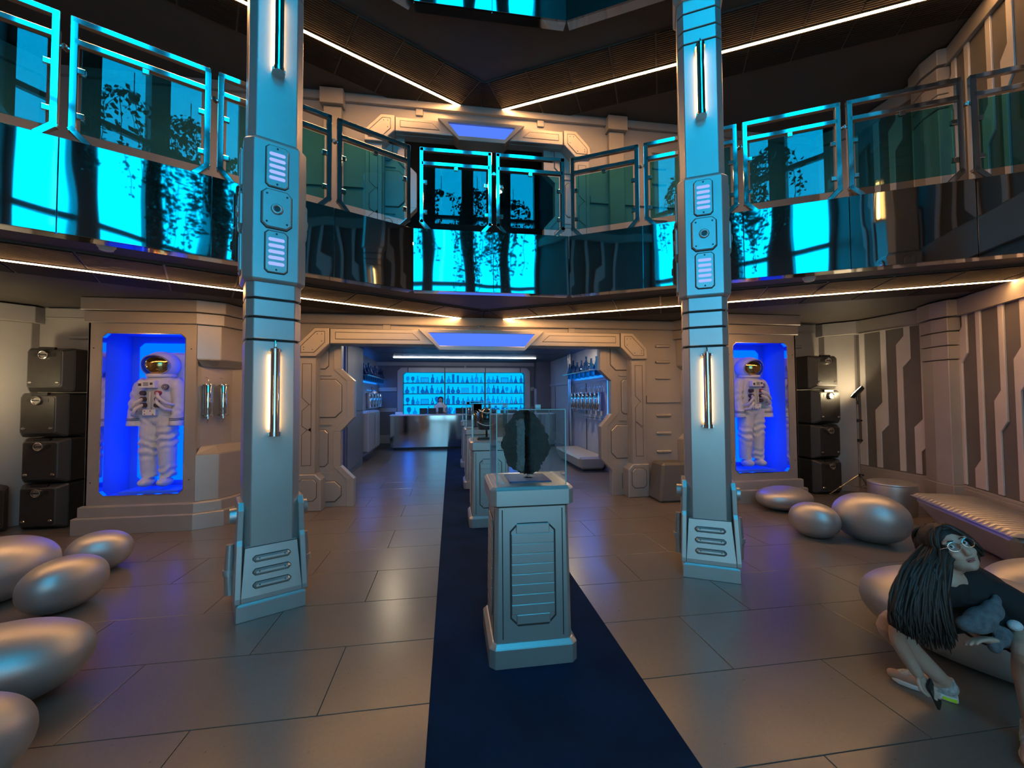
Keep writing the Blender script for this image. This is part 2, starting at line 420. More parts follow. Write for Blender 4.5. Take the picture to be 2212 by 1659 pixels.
# ------------------------------------------------------------------ walls
mb = MB()
mb.box(-6.57, -2.47, YW, YW+.15, 0, ZF); mb.box(2.47, 6.57, YW, YW+.15, 0, ZF); mb.box(-2.47, 2.47, YW, YW+.15, 2.46, ZF)
wall_back = struct('wall_back', mb, 'paint_wall')
mb = MB()
mb.box(-6.57, -1.52, YW, YW+.15, ZF, 7.0); mb.box(1.52, 6.57, YW, YW+.15, ZF, 7.0); mb.box(-1.52, 1.52, YW, YW+.15, 5.79, 7.0)
wall_up = struct('wall_back_upper', mb, 'paint_wall')
for sd, nm in ((1, 'right'), (-1, 'left')):
    mb = MB(); mb.box(min(6.42*sd, 6.57*sd), max(6.42*sd, 6.57*sd), 4.80, YW+.1, 0, 7.0)
    w1 = struct('wall_'+nm, mb, 'stripe_dark')
    L2 = (4.89+2.6)/-D2.y
    mb = MB(); mb.prism([W2(-.1, 0, sd), W2(L2, 0, sd), W2(L2, -.15, sd), W2(-.1, -.15, sd)], 0, 15.6)
    w2 = struct('wall_'+nm+'_slanted', mb, 'stripe_dark')
    F1 = (lambda sd: (lambda u, v, w: (6.42*sd-w*sd, u, v)))(sd)
    F2 = (lambda sd: (lambda u, v, w: (*W2(u, w, sd), v)))(sd)
    def stripe(par, F, a, sg, z0, zt, zj, w=0.085, jog=0.115, dz=0.125, hold=0.36):
        """light raised stripe that steps sideways once; a = edge coordinate, sg = direction of the step"""
        m = MB()
        pts = [(a, zt), (a+w*sg, zt)] if sg < 0 else [(a, zt), (a+w*sg, zt)]
        o = a; q = a+w*sg                                   # stripe spans a .. a+w on the unstepped side
        P = [(q, zt), (q, zj-hold), (q-jog*sg, zj-hold-dz), (q-jog*sg, z0), (a-jog*sg, z0), (a-jog*sg, zj-dz), (a, zj), (a, zt)]
        if zj-hold-dz < z0: P = [(q, zt), (q, z0), (a-jog*sg, z0), (a-jog*sg, zj-dz), (a, zj), (a, zt)]
        # two convex-safe pieces are not needed: ngon with step, extruded
        m.prism(P, 0.0, 0.022, F)
        obj('stripe', m, 'stripe_light', par, bevel=0.004)
    for lv, z0, zt in ((0, 0.475, 2.70), (1, 3.80, 6.12)):
        dz0 = 0 if lv == 0 else 3.40
        for a, zj in ((6.07, 0.86), (5.72, 1.53), (5.37, 2.56), (5.15, 1.29)):
            stripe(w1, F1, a, -1, z0, zt, zj+dz0)
        for a, zj in ((0.50, 2.55), (0.76, 0.84), (1.15, 1.70), (1.48, 2.17), (1.86, 1.25), (2.22, 2.3), (2.60, .95), (2.98, 1.7), (3.36, 2.4), (3.75, 1.2), (4.13, 1.9), (4.5, .9), (4.9, 1.6), (5.3, 2.3), (5.7, 1.1), (6.1, 1.8), (6.5, .9), (6.9, 2.0), (7.3, 1.4)):
            stripe(w2, F2, a, 1, z0, zt, zj+dz0)
        # top beam and bottom skirting of each striped wall
        zb = 0 if lv == 0 else ZF
        tb = MB(); tb.box(4.9, 6.5, zt, (ZC if lv == 0 else ZU), 0, 0.05, F1); tb.box(4.9, 6.5, zt-.012, zt, 0, .06, F1)
        tb.box(0.0, L2-.05, zt, (ZC if lv == 0 else ZU), 0, 0.05, F2); tb.box(0.0, L2-.05, zt-.012, zt, 0, .06, F2)
        struct('trim_%d' % (1+lv*2+(0 if sd > 0 else 1)), tb, 'paint_wall', bevel=.004)
        bb = MB(); bb.box(4.9, 6.5, zb, z0-.05, 0, 0.05, F1); bb.box(4.9, 6.5, z0-.05, z0-.015, 0, .035, F1)
        bb.box(0, L2-.05, zb, z0-.05, 0, 0.05, F2); bb.box(0, L2-.05, z0-.05, z0-.015, 0, .035, F2)
        struct('baseboard_'+nm+('' if lv == 0 else '_upper'), bb, 'paint_wall', bevel=.004)
        # pilaster at the bend, with banded head
        pp = [(6.42*sd, 5.06), (6.25*sd, 5.02), (6.13*sd, 4.80), (W2(.42, .13, sd)), (W2(.42, 0, sd)), (6.5*sd, 4.9)]
        cx, cy = 6.40*sd, 4.85
        def grow(k): return [(cx+(x-cx)*k, cy+(y-cy)*k) for x, y in pp]
        zt2 = ZC if lv == 0 else ZU
        t = thing('pilaster', ['grey faceted pilaster at the bend of the %s striped wall, %s' % (nm, w) for w in ('ground floor', 'behind the balcony')][lv], 'pilaster', (cx, cy, zb))
        m = MB(); m.prism(pp, zb+.45, zt2-.80); obj('shaft', m, 'paint_wall', t, bevel=.006)
        m = MB(); m.prism(grow(1.10), zb, zb+.45); obj('base', m, 'paint_wall', t, bevel=.006)
        for i in range(3):
            m = MB(); m.prism(grow(1.05), zt2-.79+i*.19, zt2-.79+i*.19+.178); obj('band', m, 'paint_wall', t, bevel=.006)
        m = MB(); m.prism(grow(1.16), zt2-.215, zt2); obj('capital', m, 'paint_wall', t, bevel=.006)
        # corner pilaster beside the stacked cases
        q0 = [(6.42*sd, 6.13), (6.36*sd, 6.12), (6.09*sd, 6.43), (6.10*sd, YW), (6.42*sd, YW)]
        t = thing('pilaster', ['grey corner pilaster behind the %s stack of black cases' % nm, 'grey corner pilaster on the upper floor, %s side' % nm][lv], 'pilaster', (6.25*sd, 6.4, zb))
        m = MB(); m.prism(q0, zb, zt2-.22); obj('shaft', m, 'paint_wall', t, bevel=.006)
        m = MB(); m.prism([(6.42*sd, 6.03), (6.33*sd, 6.05), (6.03*sd, 6.40), (6.04*sd, YW), (6.42*sd, YW)], zt2-.22, zt2); obj('capital', m, 'paint_wall', t, bevel=.006)

# beams, tabs, bands and grips on the back walls
def back_details(par, z0, zt, hw, lab):
    m = MB(); m.box(-6.0, 6.0, YW-.05, YW, zt-.125, zt); m.box(-6.0, 6.0, YW-.058, YW, zt-.137, zt-.125)
    obj('beam', m, 'paint_wall', par, bevel=.004)
    for x in (-1.47, 1.47) if hw > 2 else (-.98, .98):
        m = MB(); m.box(x-.055, x+.055, YW-.03, YW, zt-.24, zt-.135); obj('tab', m, 'paint_wall', par, bevel=.003)
    for sd in (1, -1):
        a, b = sorted(((hw+.02)*sd, 3.36*sd))
        m = MB(); m.box(a, b, YW-.03, YW, z0+1.545, z0+1.664); obj('band', m, 'paint_wall', par, bevel=.004)
        for z in (2.505, 2.235, 1.96, 1.33, 1.03, .72):
            m = MB(); m.plate(octo(-.135, .135, -.024, .024, .016), 0, .034, .012, frame((3.07*sd, YW, z0+z), (1, 0, 0), out=(0, -1, 0)))
            obj('grip', m, 'paint', par, bevel=.003)
back_details(wall_back, 0.0, ZC, 2.74, '')
back_details(wall_up, ZF+.02, ZU+.02, 1.80, 'upper')
m = MB(); m.box(-.07, -.05, YW-.065, YW-.058, 2.755, 2.785); m.box(.05, .07, YW-.065, YW-.058, 2.755, 2.785)
obj('sign_bracket', m, 'steel', wall_back)
for sd in (1, -1):                                   # upper pilasters either side of the upper doorway
    t = thing('pilaster', 'grey pilaster with stepped capital to the %s of the upper doorway' % ('right' if sd > 0 else 'left'), 'pilaster', (2.27*sd, YW, ZF))
    m = MB(); m.prism(mir([(2.14, YW), (2.14, YW-.09), (2.40, YW-.09), (2.40, YW)], sd), ZF, ZU-.24); obj('shaft', m, 'paint_wall', t, bevel=.006)
    m = MB(); m.prism(mir([(2.10, YW), (2.10, YW-.16), (2.44, YW-.16), (2.44, YW)], sd), ZU-.24, ZU); obj('capital', m, 'paint_wall', t, bevel=.006)
    m = MB(); m.box(*sorted((4.62*sd, 5.02*sd)), YW-.05, YW, 2.40, 2.43)
    # a single grip above each stack of cases
    m = MB(); m.plate(octo(-.15, .15, -.03, .03, .018), 0, .05, .014, frame((5.58*sd, YW, 2.52), (1, 0, 0), out=(0, -1, 0))); obj('grip', m, 'paint', wall_back, bevel=.003)

# room behind the upper doorway
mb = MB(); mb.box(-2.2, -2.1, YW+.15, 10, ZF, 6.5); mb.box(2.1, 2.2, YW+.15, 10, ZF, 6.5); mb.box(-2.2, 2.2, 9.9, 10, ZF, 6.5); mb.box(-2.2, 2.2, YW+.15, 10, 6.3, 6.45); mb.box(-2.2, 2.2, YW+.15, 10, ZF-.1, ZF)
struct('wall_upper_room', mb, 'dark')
for i, (x, y, z) in enumerate(((-1.55, 7.6, 6.29), (.62, 9.1, 6.29), (-1.35, 9.88, 5.3), (-1.42, 9.88, 4.85), (.35, 9.88, 5.05), (.25, 9.88, 4.5))):
    m = MB(); m.cyl((x, y, z), (x, y-.012 if y > 9.5 else y, z if y > 9.5 else z-.012), .035, n=12)
    o = obj('downlight', m, 'dot'); tag(o, 'small warm light behind the upper doorway, '+['on the ceiling at its left', 'on the ceiling at its right', 'upper left on the back wall', 'lower left on the back wall', 'upper middle of the back wall', 'lower middle of the back wall'][i], 'light', 'lights behind the upper doorway')

# ------------------------------------------------------------------ ceilings
def slab(name, z0, z1, mat):
    m = MB(); m.prism(rect(-KX, KX, KY+.06, YW+.1), z0, z1)
    for sd in (1, -1):
        m.prism(mir([(KX, KY+.06), PB(SEND, .06), (6.46, 4.85), (6.46, YW+.1), (KX, YW+.1)], sd), z0, z1)
    return struct(name, m, mat)
ceil_lo = slab('ceiling', ZC+.02, ZF, 'ceil')
ceil_up = slab('ceiling_upper', ZU+.02, 6.95, 'ceil')
M['strip'] = pmat('ceiling_strip', (0.11, 0.095, 0.085), 0.5, 0.3)
for par, z in ((ceil_lo, ZC), (ceil_up, ZU)):
    for sd in (1, -1):
        def inside(poly):
            poly = clip(poly, -1, 0, -0.006)
            if poly: poly = clip(poly, 0, 1, YW-.05)
            if poly: poly = clip(poly, 1, 0, 6.37)
            if poly:
                c = -(N2.x*B2[0]+N2.y*B2[1]); poly = clip(poly, -N2.x, -N2.y, c-.05)
            return poly
        base = inside([PB(-2.6, .66), PB(6.5, .66), PB(6.5, 1.82), PB(-2.6, 1.82)])
        m = MB(); m.prism(mir(base, sd), z+.004, z+.02); obj('panel_frame', m, 'strip', par)
        for b0, b1 in ((.675, 1.235), (1.325, 1.80)):
            s = -2.52
            while s < 6:
                poly = inside([PB(s+.011, b0), PB(s+.58, b0), PB(s+.58, b1), PB(s+.011, b1)])
                if len(poly) > 2:
                    ar = abs(sum(poly[i][0]*poly[(i+1) % len(poly)][1]-poly[(i+1) % len(poly)][0]*poly[i][1] for i in range(len(poly))))/2
                    if ar > .01:
                        m = MB(); m.prism(mir(poly, sd), z-.006, z+.006); obj('ceiling_panel', m, 'rib_r' if sd > 0 else 'rib_l', par)
                s += .59

# warm light lines under both ceilings
for nm, z, s0, s1 in (('lower', ZC, -1.38, 5.36), ('upper', ZU, -1.36, 5.30)):
    for sd in (1, -1):
        t = thing('light_line', 'long warm light line in the %s ceiling, running to the %s from the centre' % (nm, 'right' if sd > 0 else 'left'), 'light', (*PB(2, 1.28, sd), z), group='warm ceiling light lines')
        m = MB(); m.prism([PB(s0-.02, 1.255, sd), PB(s1+.02, 1.255, sd), PB(s1+.02, 1.305, sd), PB(s0-.02, 1.305, sd)], z-.012, z+.005); obj('channel', m, 'steel', t)
        m = MB(); m.prism([PB(s0, 1.259, sd), PB(s1, 1.259, sd), PB(s1, 1.301, sd), PB(s0, 1.301, sd)], z-.0145, z-.011); obj('diffuser', m, 'led', t)

# ------------------------------------------------------------------ balcony edges, mirror clad
def edge(name, z0, z1, top):
    m = MB(); m.prism(rect(-KX, KX, KY+.03, KY+.10), z0+.01, z1-.004)
    for sd in (1, -1): m.prism([PB(0, .03, sd), PB(SEND, .03, sd), PB(SEND, .10, sd), PB(0, .10, sd)], z0+.01, z1-.004)
    core = struct(name, m, 'groove')
    for x0, x1 in ((-KX, 0), (0, KX)):
        m = MB(); m.box(x0+.002, x1-.002, KY, KY+.03, z0, z1); obj('mirror_panel', m, 'mirror', core, bevel=.002)
    for sd in (1, -1):
        ss = (0, .848, 1.854, 2.765, 3.695, SEND)
        for a, b in zip(ss, ss[1:]):
            m = MB(); m.prism([PB(a+.002, 0, sd), PB(b-.002, 0, sd), PB(b-.002, .03, sd), PB(a+.002, .03, sd)], z0, z1); obj('mirror_panel', m, 'mirror', core, bevel=.002)
        m = MB(); m.prism([PB(0, .03, sd), PB(SEND, .03, sd), PB(SEND, .15, sd), PB(0, .15, sd)], z0+.002, z0+.01); obj('soffit_strip', m, 'mirror_flat', core)
    m = MB(); m.prism(rect(-KX, KX, KY+.03, KY+.15), z0+.002, z0+.01); obj('soffit_strip', m, 'mirror_flat', core)
    return core
edge('trim_5', 2.873, 3.585, True)
edge('trim_6', 6.26, 7.0, True)

# ------------------------------------------------------------------ upper shaft, glazed front and roof behind the camera
mb = MB(); mb.prism(rect(-KX, KX, KY+.1, KY+.25), 6.9, 15.6)
for sd in (1, -1): mb.prism([PB(0, .1, sd), PB(SEND+.1, .1, sd), PB(SEND+.1, .25, sd), PB(0, .25, sd)], 6.9, 15.6)
struct('wall_shaft', mb, 'ceil')
ZR = 15.5
mb = MB(); mb.prism([(-w2x(-2.6)-.1, -2.75), (w2x(-2.6)+.1, -2.75), (w2x(2.5)+.15, 2.5), (KX, KY+.2), (-KX, KY+.2), (-w2x(2.5)-.15, 2.5)], ZR, ZR+.15)
struct('ceiling_roof', mb, 'ceil')
XF, YF = w2x(-2.6), -2.6
M['mullion'] = pmat('mullion_paint', (0.16, 0.16, 0.165), 0.5, 0.2)
mb = MB(); mb.box(-XF, XF, YF-.12, YF, 3.1, 3.2); win = struct('window_1', mb, 'mullion')
mx = [-XF, -1.12, 0.0, 1.12, XF]; mz = [3.2, 4.95, 7.0, 9.4, 12.2, ZR]
for i, x in enumerate(mx):
    h = .17 if 0 < i < 4 else .05
    m = MB(); m.box(x-h, x+h, YF-.14, YF+.10, 3.1, ZR); obj('mullion', m, 'mullion', win)
for z in mz[1:-1]:
    m = MB(); m.box(-XF, XF, YF-.08, YF+.02, z-.05, z+.05); obj('transom', m, 'mullion', win)
for i in range(4):
    for j in range(5):
        m = MB(); m.box(mx[i]+.02, mx[i+1]-.02, YF-.06, YF-.05, mz[j], mz[j+1]); obj('pane', m, 'window_glass', win)

# unseen entrance below it, its glazing added for pale fill light
mb = MB(); mb.box(-XF, -XF+.12, YF-.12, YF+.02, 0, 3.1); mb.box(XF-.12, XF, YF-.12, YF+.02, 0, 3.1); mb.box(-XF, XF, YF-.12, YF+.02, 2.85, 3.1); mb.box(-XF, XF, YF-.12, YF+.02, 0, .12)
door = struct('added_door_1', mb, 'mullion')
for x in (-.95, 0, .95):
    m = MB(); m.box(x-.05, x+.05, YF-.1, YF, .1, 2.86); obj('door_stile', m, 'mullion', door)
for a, b in ((-XF+.12, -1.0), (-.9, -.05), (.05, .9), (1.0, XF-.12)):
    m = MB(); m.box(a, b, YF-.06, YF-.05, .12, 2.85); obj('pane', m, 'fill_door_glass', door)

# unseen canopy with two warm lines, added as fill light from behind
mb = MB(); mb.box(-XF-.2, XF+.2, YF, -2.0, 2.98, 3.12); can = struct('added_canopy', mb, 'ceil')
for y, l in ((-2.4, 'nearer the door'), (-2.15, 'nearer the room')):
    t = thing('light_line', 'added warm fill line under the unseen canopy, '+l, 'light', (0, y, 2.97), group='added entrance fill lines')
    m = MB(); m.box(-1.9, 1.9, y-.03, y+.03, 2.965, 2.98); obj('channel', m, 'steel', t)
    m = MB(); m.box(-1.88, 1.88, y-.02, y+.02, 2.955, 2.966); obj('diffuser', m, 'led_fill', t)
# ------------------------------------------------------------------ doorway frames with blue sign, sliding leaves
def portal(z0, hw, hb, label, signs, clabel):
    """hw: outer half width, hb: half width of the blue light"""
    t = thing('doorway_frame', label, 'doorway', (0, 6.48, z0))
    F = frame((0, 6.48, z0), (1, 0, 0), out=(0, -1, 0))
    dep = -.22
    fx = hb+.155                                   # top half width of the sign housing
    for sd in (1, -1):
        def X(p): return [(x*sd, z) for x, z in p]
        # corner block
        cb = X([(hw, 2.27), (hw, 2.447), (hw-.245, 2.705), (hw-.45, 2.705), (hw-.45, 2.46), (hw-.265, 2.27)])
        m = MB(); m.plate(cb, dep, .05, .008, F); o = obj('corner_block', m, 'paint', t, bevel=.003)
        ci = inset(cb, .055); m = MB(); m.outline(ci, .006, .049, .0515, F); obj('groove', m, 'groove', o)
        m = MB(); m.plate(inset(cb, .062), .05, .054, .003, F); pl = obj('cover_plate', m, 'paint', o)
        m = MB()
        for p in inset(cb, .10): m.cyl(F(p[0], p[1], .054), F(p[0], p[1], .057), .007, n=8)
        obj('screw', m, 'screw', o)
        # lintel arm
        la = X([(hw-.455, 2.47), (hw-.455, 2.70), (fx-.03, 2.70), (fx-.285, 2.47)])
        m = MB(); m.plate(la, dep, .02, .008, F); o = obj('lintel', m, 'paint', t, bevel=.003)
        li = X([(hw-.53, 2.535), (hw-.53, 2.645), (fx+.09, 2.645), (fx-.03, 2.535)])
        m = MB(); m.outline(li, .006, .019, .0215, F); obj('groove', m, 'groove', o)
        m = MB(); m.plate(inset(li, .006), .02, .024, .003, F); obj('cover_plate', m, 'paint', o)
        # jamb post with three cut-out panels
        m = MB(); m.box(*sorted(((hw-.255)*sd, (hw-.01)*sd)), .54, 2.27, dep, 0, lambda u, v, w: F(u, v, w)); o = obj('jamb', m, 'paint', t, bevel=.004)
        a, b = hw-.20, hw-.065
        if sd > 0: inn, outp = a, b
        for poly in ([(a, 2.17), (b, 2.17), (b, 1.52), (a, 1.66)] if sd > 0 else [(a, 2.17), (b, 2.17), (b, 1.66), (a, 1.52)],
                     [(a, 1.60), (a, 1.14), (b, 1.24), (b, 1.47)] if sd < 0 else [(b, 1.60), (b, 1.14), (a, 1.24), (a, 1.47)],
                     [(a, 1.24), (b, 1.12), (b, .66), (a, .66)] if sd < 0 else [(b, 1.12), (b, .66), (a, .66), (a, 1.24)]):
            poly = X(poly)
            m = MB(); m.outline(poly, .006, -.001, .0015, F); obj('groove', m, 'groove', o)
            m = MB(); m.plate(inset(poly, .006), 0, .004, .003, F); obj('cover_plate', m, 'paint', o)
        # foot block
        fb = X([(hw+.01, 0), (hw+.01, .54), (hw-.27, .54), (hw-.355, .455), (hw-.355, 0)])
        m = MB(); m.plate(fb, dep, .05, .01, F); o = obj('foot_block', m, 'paint', t, bevel=.004)
        ip = X(octo(hw-.30, hw-.04, .15, .475, .05))
        m = MB(); m.outline(ip, .007, .049, .0515, F); obj('groove', m, 'groove', o)
        m = MB(); m.plate(inset(ip, .007), .05, .06, .006, F); obj('cover_plate', m, 'paint', o)
    # sign housing and its light
    so = [(-fx, 2.705), (fx, 2.705), (fx-.325, 2.385), (-fx+.325, 2.385)]
    si = [(-hb, 2.652), (hb, 2.652), (hb-.165, 2.45), (-hb+.165, 2.45)]
    F2 = frame((0, 6.44, z0), (1, 0, 0), out=(0, -1, 0))
    m = MB(); m.ring(so, si, -.25, .03, F2); o = obj('sign_housing', m, 'paint', t, bevel=.004)
    m = MB(); m.prism(si, -.05, -.01, F2); obj('light_panel', m, 'sign', t, label='glowing blue light panel')
    return t
portal(0.0, 2.735, 0.832, 'wide angular grey doorway frame with glowing blue panel above the bar entrance', 1, '')
portal(3.325, 1.80, 0.535, 'narrower angular grey doorway frame with blue panel behind the balcony railing', 1, '')

def leaf(z0, xw, xn, sd, wide_first, xb, label, ztop=2.60):
    """interlocking door leaf; xw/xn = edge where it reaches out / is set back"""
    t = thing('sliding_door', label, 'door', ((xb+xn)/2*sd, 6.66, z0), group='interlocking sliding doors')
    F = frame((0, 6.66, z0), (1, 0, 0), out=(0, -1, 0))
    zs = [(0, .417), (.615, 1.15), (1.36, 1.92), (2.10, ztop)]
    pr = []
    for i, (a, b) in enumerate(zs):
        e = (xw if (i % 2 == 0) == wide_first else xn)
        pr += [(e, a), (e, b)]
    P = [(x*sd, z) for x, z in pr]+[(xb*sd, ztop), (xb*sd, 0)]
    m = MB(); m.prism(P, -.12, 0, F); obj('leaf', m, 'paint', t, bevel=.004)
    # raised rim along the meshing edge
    q = [((x+.11)*sd, z) for x, z in pr]
    rim = [(x*sd, z) for x, z in pr]
    m = MB()
    for i in range(len(rim)-1):
        m.prism([rim[i], rim[i+1], q[i+1], q[i]], 0, .022, F)
    obj('rim', m, 'paint', t, bevel=.003)
    for i, (a, b) in enumerate(zs):
        e = (xw if (i % 2 == 0) == wide_first else xn)
        x0, x1 = e+.19, xb-.01
        if x1-x0 < .1: continue
        lo, hi = (a+.08, b-.03) if i == 0 else (a+.0, b+.02)
        c = min(.09, (x1-x0)/3)
        poly = [(x0*sd, lo+c), ((x0+c)*sd, lo), (x1*sd, lo), (x1*sd, hi), ((x0+c)*sd, hi), (x0*sd, hi-c)]
        m = MB(); m.plate(poly, 0, .014, .01, F); o = obj('raised_panel', m, 'paint', t, bevel=.002)
        m = MB(); m.outline(inset(poly, -.008), .008, -.001, .002, F); obj('groove', m, 'groove', o)
    m = MB()
    for z in (1.255, .515, 2.01): m.box(*sorted(((xn+.14)*sd, xb*sd)), z-.012, z+.012, 0, .016, F)
    obj('cross_rib', m, 'paint', t)
    return t
leaf(0, 1.965, 2.16, -1, True, 2.50, 'left grey interlocking sliding door leaf beside the blue-lit side wall')
leaf(0, 1.995, 2.185, 1, False, 2.50, 'right grey interlocking sliding door leaf beside the cream bench')
leaf(3.325, 1.03, 1.22, -1, True, 1.56, 'left grey interlocking door leaf behind the balcony railing')
leaf(3.325, 1.05, 1.24, 1, False, 1.56, 'right grey interlocking door leaf behind the balcony railing')

# ------------------------------------------------------------------ columns
def column(loc, rz, label):
    t = thing('column', label, 'column', loc, rz, 'columns in front of the balcony', local=True)
    P = lambda n, m, mat, par=None, **k: obj(n, m, mat, par or t, local=True, **k)
    def oc(f, w, fr): return [(-f, -fr), (f, -fr), (w, -fr+(w-f)), (w, fr-(w-f)), (f, fr), (-f, fr), (-w, fr-(w-f)), (-w, -fr+(w-f))]
    S = oc(.142, .195, .172); Bx = oc(.158, .222, .205)
    # plinth
    m = MB(); pl = rect(-.235, .235, -.24, .24)
    m.prism(pl, 0, .115); m.loft(pl, .115, inset(pl, .018), .135); P('plinth', m, 'paint_col', bevel=.003)
    # core and shaft lengths
    m = MB(); m.prism(inset(S, .02), .1, 7.4); P('core', m, 'groove')
    for a, b in ((.13, 2.105), (2.122, 2.283), (2.30, 2.432), (2.449, 2.572), (3.725, 5.015), (5.03, 5.153), (5.168, 5.318), (5.333, 5.46)):
        m = MB(); m.prism(S, a, b); P('shaft' if b-a > .5 else 'collar', m, 'paint_col', bevel=.004)
    for k, (a, b) in enumerate(((2.59, 3.72), (5.475, 7.4))):
        m = MB(); m.loft(inset(Bx, .02), a-.02, Bx, a); m.prism(Bx, a, b-.03); m.loft(Bx, b-.03, inset(Bx, .025), b)
        bx = P('control_box', m, 'paint_col', bevel=.004)
        if k: continue
        for side in range(4):
            ang = side*math.pi/2
            ca, sa = math.cos(ang), math.sin(ang)
            fr = .205 if side % 2 == 0 else .222
            Fd = frame((sa*fr, -ca*fr, 0), (ca, sa, 0), (0, 0, 1), (sa, -ca, 0))
            w = 1.0 if side % 2 == 0 else .8
            for z in (3.495, 2.81):
                po = octo(-.078*w, .078*w, z-.165, z+.165, .022)
                m = MB(); m.plate(po, 0, .016, .006, Fd); v = P('vent_plate', m, 'paint_col', bx)
                m = MB(); m.outline(inset(po, -.006), .006, -.001, .002, Fd); P('groove', m, 'groove', v)
                if side == 0:
                    for i in range(5):
                        m = MB(); zz = z-.096+i*.048; m.prism(octo(-.056, .056, zz-.013, zz+.013, .008), .010, .0185, Fd); P('light_slot', m, 'slot', v)
                m = MB()
                for zz in (z-.143, z+.143): m.cyl(Fd(0, zz, .016), Fd(0, zz, .019), .008, n=8)
                P('screw', m, 'screw', v)
            po = octo(-.105*w, .105*w, 2.998, 3.305, .035)
            m = MB(); m.plate(po, 0, .024, .01, Fd); v = P('round_port_plate', m, 'paint_col', bx)
            m = MB(); m.outline(inset(po, -.006), .006, -.001, .002, Fd); P('groove', m, 'groove', v)
            m = MB(); m.torus(Fd(0, 3.15, .026), Fd(0, 0, 1)-Fd(0, 0, 0), .032, .013, 20, 8); P('port_ring', m, 'paint_col', v, smooth=True)
            m = MB(); m.cyl(Fd(0, 3.15, .02), Fd(0, 3.15, .03), .018, n=14); P('port_plug', m, 'screw', v)
            m = MB()
            for x in (-.07*w, .07*w):
                for zz in (3.04, 3.262): m.cyl(Fd(x, zz, .024), Fd(x, zz, .027), .008, n=8)
            P('screw', m, 'screw', v)
    # sloped skirt, front and back, with three bars each
    for sg in (1, -1):
        Fd = lambda u, v, w: (u, sg*w, v)
        m = MB()
        a = [(-.20, .15), (.20, .15)]; 
        m.add([(-.205, -.234*sg, .135), (.205, -.234*sg, .135), (.205, -.234*sg, .17), (-.205, -.234*sg, .17), (-.178, -.174*sg, .525), (.178, -.174*sg, .525),
               (-.205, -.10*sg, .135), (.205, -.10*sg, .135), (-.178, -.10*sg, .525), (.178, -.10*sg, .525)],
              [(0, 1, 2, 3), (3, 2, 5, 4), (4, 5, 9, 8), (6, 8, 9, 7), (0, 3, 4, 8, 6), (1, 7, 9, 5, 2), (0, 6, 7, 1)])
        sk = P('skirt_panel', m, 'paint_col', bevel=.003)
        d = Vector((0, (.234-.174)*sg, .355)).normalized()
        Fd = frame((0, -.234*sg, .17), (sg, 0, 0), d)
        for z in (.075, .17, .265):
            po = octo(-.125, .125, z-.021, z+.021, .016)
            m = MB(); m.plate(po, 0, .026, .014, Fd); bar = P('bar', m, 'paint_col', sk)
            m = MB(); m.outline(inset(po, -.005), .005, -.001, .002, Fd); P('groove', m, 'groove', bar)
            m = MB()
            for x in (-.085, .085): m.cyl(Fd(x, z+.004, .024), Fd(x, z+.004, .029), .005, n=6)
            P('screw', m, 'screw', bar)
        m = MB(); m.box(-.18, .18, .352, .357, 0, .004, Fd); P('groove', m, 'groove', sk)
    # side cheeks, knobs, pistons
    for sd in (1, -1):
        prof = [(-.24, .135), (-.24, .175), (-.184, .545), (-.165, .58), (-.165, .80), (-.12, .86), (.12, .86), (.165, .80), (.165, .58), (.184, .545), (.24, .175), (.24, .135)]
        Fd = lambda u, v, w: (sd*(.205+w-(v-.135)*.03), u, v)
        m = MB(); m.prism(prof, 0, .042, Fd); ch = P('cheek', m, 'paint_col', bevel=.005)
        m = MB(); m.cyl((sd*.22, -.02, .74), (sd*.272, -.02, .74), .062, .058, 20); P('knob', m, 'paint_col', ch, smooth=30)
        m = MB(); m.tube([(sd*.262, .0, .14), (sd*.268, .0, .30), (sd*.262, .0, .52)], [.034, .034, .026], 12); m.cyl((sd*.268, 0, .29), (sd*.268, 0, .33), .044, n=12)
        P('piston', m, 'paint_col', ch, smooth=30)
    return t
def wall_lamp(loc, rz, z, label):
    """chrome tube in front of a glowing strip"""
    t = thing('wall_lamp', label, 'lamp', (loc[0], loc[1], z), rz, 'tube lamps on the columns', local=True)
    P = lambda n, m, mat, **k: obj(n, m, mat, t, local=True, **k)
    y = -.172
    m = MB(); m.box(-.022, .022, y-.012, y-.002, -.30, .30); P('back_plate', m, 'steel')
    m = MB(); m.box(-.037, .037, y-.034, y-.012, -.292, .292); P('light_strip', m, 'lamp')
    m = MB(); m.cyl((0, y-.068, -.315), (0, y-.068, .315), .033, n=24); P('tube', m, 'chrome', smooth=30)
    for z0, z1 in ((-.345, -.31), (.31, .335)):
        m = MB(); m.cyl((0, y-.066, z0), (0, y-.066, z1), .038, n=24); m.box(-.046, .046, y-.066, y, z0+.006, z1-.006); P('end_cap', m, 'steel', smooth=30)
    m = MB(); m.cyl((0, y-.066, .335), (0, y-.066, .35), .014, n=10); m.tube([(0, y-.066, .34), (0.002, y-.062, .37), (0, y-.05, .40)], .006, 6); P('valve', m, 'steel')
    return t
CXR = (1.826+SA*.24-.010, 3.445+CA*.24, 0); CXL = (-1.826-SA*.24-.02, 3.445+CA*.24, 0)
column(CXR, -R(A_DEG), 'tall cyan-lit sci-fi column to the right of the dark rock display')
column(CXL, R(A_DEG), 'tall cyan-lit sci-fi column left of the carpet, near the left spacesuit')
wall_lamp(CXR, -R(A_DEG), 1.705, 'chrome tube lamp with amber glow, low on the right column')
wall_lamp(CXL, R(A_DEG), 1.705, 'chrome tube lamp with amber glow, low on the left column')
wall_lamp(CXR, -R(A_DEG), 4.605, 'chrome tube lamp with amber glow, high on the right column')
wall_lamp(CXL, R(A_DEG), 4.605, 'chrome tube lamp with amber glow, high on the left column')

